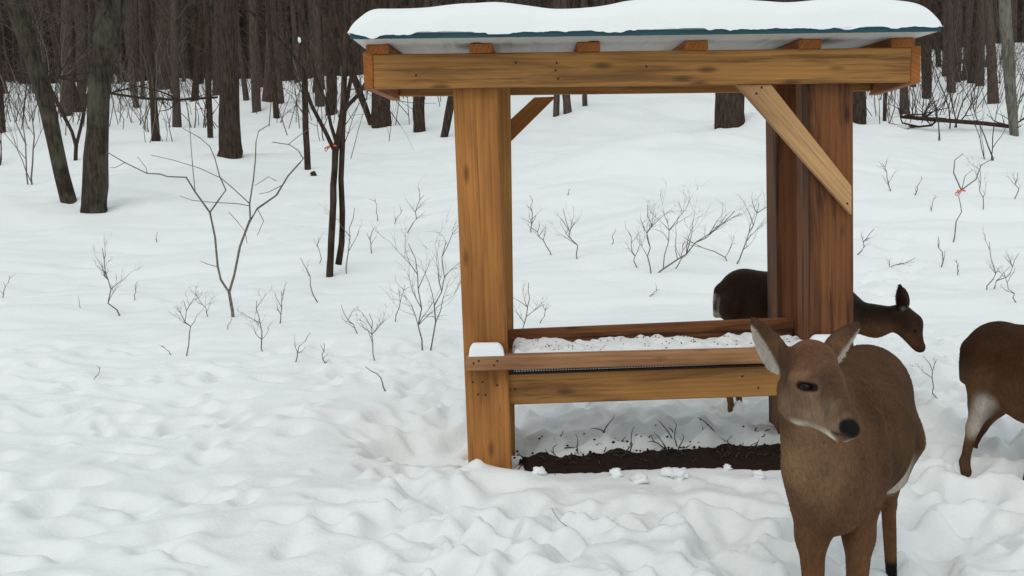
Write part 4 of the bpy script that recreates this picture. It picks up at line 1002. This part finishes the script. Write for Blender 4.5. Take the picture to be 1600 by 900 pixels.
deer_object('large brown doe in front of the feeder, head turned and ears up', S, .0051, col_doe, U(1300, 1075, 2.7), ey, 120000, (.35, .8, -.75), lambda P: np.where(P[:, 2] < .36, .45, 1.)*np.where(np.linalg.norm(P-(fc*.5+mz*.5), axis=1) < .17, .38, 1.)*np.where(np.linalg.norm(P-ns, axis=1) < .045, .15, 1.)*np.where(np.linalg.norm(P-e1, axis=1) < .03, .3, 1.)*np.where((inl(P) < .012) | (inr(P) < .012) | (P[:, 2] > .84), .45, 1.))

# --- the dark young deer behind the feeder, facing right
S = SDF(); D = 5.35; k = D/1600.
rp, md, ch = U(1163, 461, D), U(1225, 472, D), U(1300, 482, D)
lat = (0, 1, 0)
S.cone(rp, md, 40*k, 40*k, .05, lat, .85, 1.05); S.cone(md, ch, 40*k, 36*k, .05, lat, .82, 1.1)
S.ball(U(1140, 478, D), 20*k, .05)
S.cone(U(1310, 488, D), U(1368, 503, D), 29*k, 23*k, .05, lat, .7, 1); S.cone(U(1368, 501, D), U(1404, 497, D), 22*k, 18*k, .04, lat, .75, 1)
S.cone(U(1408, 495, D), U(1424, 505, D), 19*k, 16.5*k, .03, lat, .85, 1); S.cone(U(1424, 508, D), U(1437, 541, D-.02), 15*k, 8.0*k, .03, lat, .8, 1); S.ball(U(1438, 544, D-.02), 7*k, .02)
S.cone(U(1408, 510, D), U(1428, 538, D), 12*k, 6*k, .03)
for dy, fx in ((-.07, 1142), (.08, 1156)):
    S.cone(U(1152, 482, D+dy), U(1166, 530, D+dy), 24*k, 15*k, .05); S.cone(U(1166, 530, D+dy), U(fx-8, 575, D+dy), 14*k, 6.5*k, .03); S.cone(U(fx-8, 575, D+dy), U(fx+1, 640, D+dy), 6.5*k, 5*k, .02); S.cone(U(fx+1, 640, D+dy), U(fx+5, 656, D+dy), 5.5*k, 7*k, .02)
for dy, fx in ((-.07, 1300), (.08, 1312)):
    S.cone(U(1302, 495, D+dy), U(1302, 560, D+dy), 20*k, 8*k, .05); S.cone(U(1302, 560, D+dy), U(fx, 645, D+dy), 7*k, 5*k, .02); S.cone(U(fx, 645, D+dy), U(fx+4, 658, D+dy), 5.5*k, 7*k, .02)
inl, _ = S.ear(U(1411, 486, D-.05), U(1406, 441, D-.05), 0, .034, .022, np.array([.85, .5, 0]))
S.ear(U(1413, 484, D+.05), U(1412, 447, D+.09), 0, .032, .018, np.array([.7, .7, 0]))
S.cone(U(1126, 455, D), U(1119, 492, D+.01), .034, .016, .03)              # tail
def col_b(P):
    n1 = fbm(P[:, 0]*14, P[:, 2]*9+P[:, 1]*6, 5, 3)[:, None]
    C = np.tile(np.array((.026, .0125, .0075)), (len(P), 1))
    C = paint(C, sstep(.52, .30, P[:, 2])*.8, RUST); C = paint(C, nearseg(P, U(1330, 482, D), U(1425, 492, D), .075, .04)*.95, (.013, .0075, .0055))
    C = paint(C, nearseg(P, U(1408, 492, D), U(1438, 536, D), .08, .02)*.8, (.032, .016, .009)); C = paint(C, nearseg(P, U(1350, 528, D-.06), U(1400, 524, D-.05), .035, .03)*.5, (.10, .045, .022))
    C = paint(C, nearseg(P, U(1118, 470, D-.02), U(1124, 500, D), .035, .018)*.75, WHITE); C = paint(C, nearseg(P, U(1126, 455, D-.03), U(1120, 480, D-.02), .022, .012)*.9, DARK)
    C = paint(C, nearseg(P, U(1392, 540, D), U(1402, 538, D), .03, .02)*.9, WHITE)
    C = paint(C, nearseg(P, U(1418, 528, D-.05), U(1430, 538, D-.03), .022, .02)*.6, (.13, .055, .026)); C = paint(C, nearseg(P, U(1409, 440, D-.05), U(1411, 470, D-.05), .05, .02)*.85, (.02, .012, .009)); C = paint(C, near_(P, U(1410, 487, D-.08), .026, .008)*.75, (.30, .27, .25)); C = paint(C, near_(P, U(1410, 487, D-.09), .013, .005)*.8, DARK)
    C = paint(C, near_(P, U(1432, 517, D-.05), .014, .008)*.2, TAN)
    C = paint(C, near_(P, U(1440, 547, D-.02), .026, .008), BLACK); C = paint(C, sstep(.004, -.003, inl(P))*.35, (.18, .15, .13))
    return C*(1+.2*n1)
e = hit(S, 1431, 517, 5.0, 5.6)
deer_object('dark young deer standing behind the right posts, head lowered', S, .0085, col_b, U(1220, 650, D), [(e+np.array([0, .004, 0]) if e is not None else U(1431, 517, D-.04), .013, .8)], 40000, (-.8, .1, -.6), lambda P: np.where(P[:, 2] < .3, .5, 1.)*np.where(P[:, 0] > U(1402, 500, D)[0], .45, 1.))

# --- the deer leaving the frame at right
S = SDF()
rp, md, ch = U(1563, 560, 4.42), U(1622, 588, 4.25), U(1680, 590, 4.08)
bd = ch-rp; lat = np.array([bd[1], -bd[0], 0]); lat /= np.linalg.norm(lat)
S.cone(rp, md, .155, .182, .06, lat, .92, 1.06); S.cone(md, ch, .182, .165, .06, lat, .88, 1.08)
S.ball(U(1536, 585, 4.46), .07, .06)
S.cone(U(1690, 570, 4.05), U(1740, 520, 3.98), .11, .075, .06); S.cone(U(1740, 520, 3.98), U(1775, 545, 3.9), .062, .05, .04); S.cone(U(1775, 545, 3.9), U(1805, 600, 3.84), .048, .025, .03)
S.ear(U(1742, 505, 3.97), U(1728, 455, 3.98), 0, .04, .016, np.array([-.3, -.9, .1])); S.ear(U(1755, 503, 4.02), U(1760, 455, 4.06), 0, .04, .016, np.array([.6, -.5, .1]))
for (tx, hx_, fx, fy, dd, D0) in ((1543, 1520, 1507, 722, 0, 4.36), (1562, 1532, 1518, 700, .1, 4.52)):
    S.cone(U(tx, 590, D0), U(tx-6, 628, D0), .095, .062, .06); S.cone(U(tx-6, 628, D0), U(hx_, 668, D0+.02), .055, .027, .03)
    S.cone(U(hx_, 668, D0+.02), U(fx, fy, D0), .026, .019, .02); S.cone(U(fx, fy, D0), U(fx+3, fy+16, D0-.02), .02, .025, .02)
for (tx, fx, D0) in ((1640, 1604, 4.02), (1668, 1650, 4.2)):
    S.cone(U(tx, 620, D0), U((tx+fx)/2, 690, D0), .08, .034, .05); S.cone(U((tx+fx)/2, 690, D0), U(fx, 762, D0), .03, .02, .02); S.cone(U(fx, 762, D0), U(fx-3, 780, D0-.02), .02, .026, .02)
S.cone(U(1515, 545, 4.48), U(1506, 592, 4.5), .035, .018, .03)
def col_c(P):
    n1 = fbm(P[:, 0]*14, P[:, 2]*9+P[:, 1]*6, 7, 3)[:, None]
    C = np.tile(np.array((.052, .025, .013)), (len(P), 1))
    C = paint(C, sstep(.62, .78, P[:, 2])*.5, DARK); C = paint(C, sstep(.42, .22, P[:, 2])*.7, RUST)
    C = paint(C, nearseg(P, U(1540, 630, 4.30), U(1524, 670, 4.36), .034, .038)*.95, WHITE); C = paint(C, nearseg(P, U(1548, 636, 4.2), U(1600, 674, 4.1), .03, .025)*.6, TAN)
    C = paint(C, sstep(.08, .0, P[:, 2])*.6, DARK)
    return C*(1+.2*n1)
deer_object('brown deer walking out of the view at the right edge, white inside its thigh', S, .0085, col_c, U(1580, 720, 4.3), [(U(1772, 530, 3.86), .013, .8)], 40000, (-.8, .2, -.6), lambda P: np.where(P[:, 2] < .35, .5, 1.))
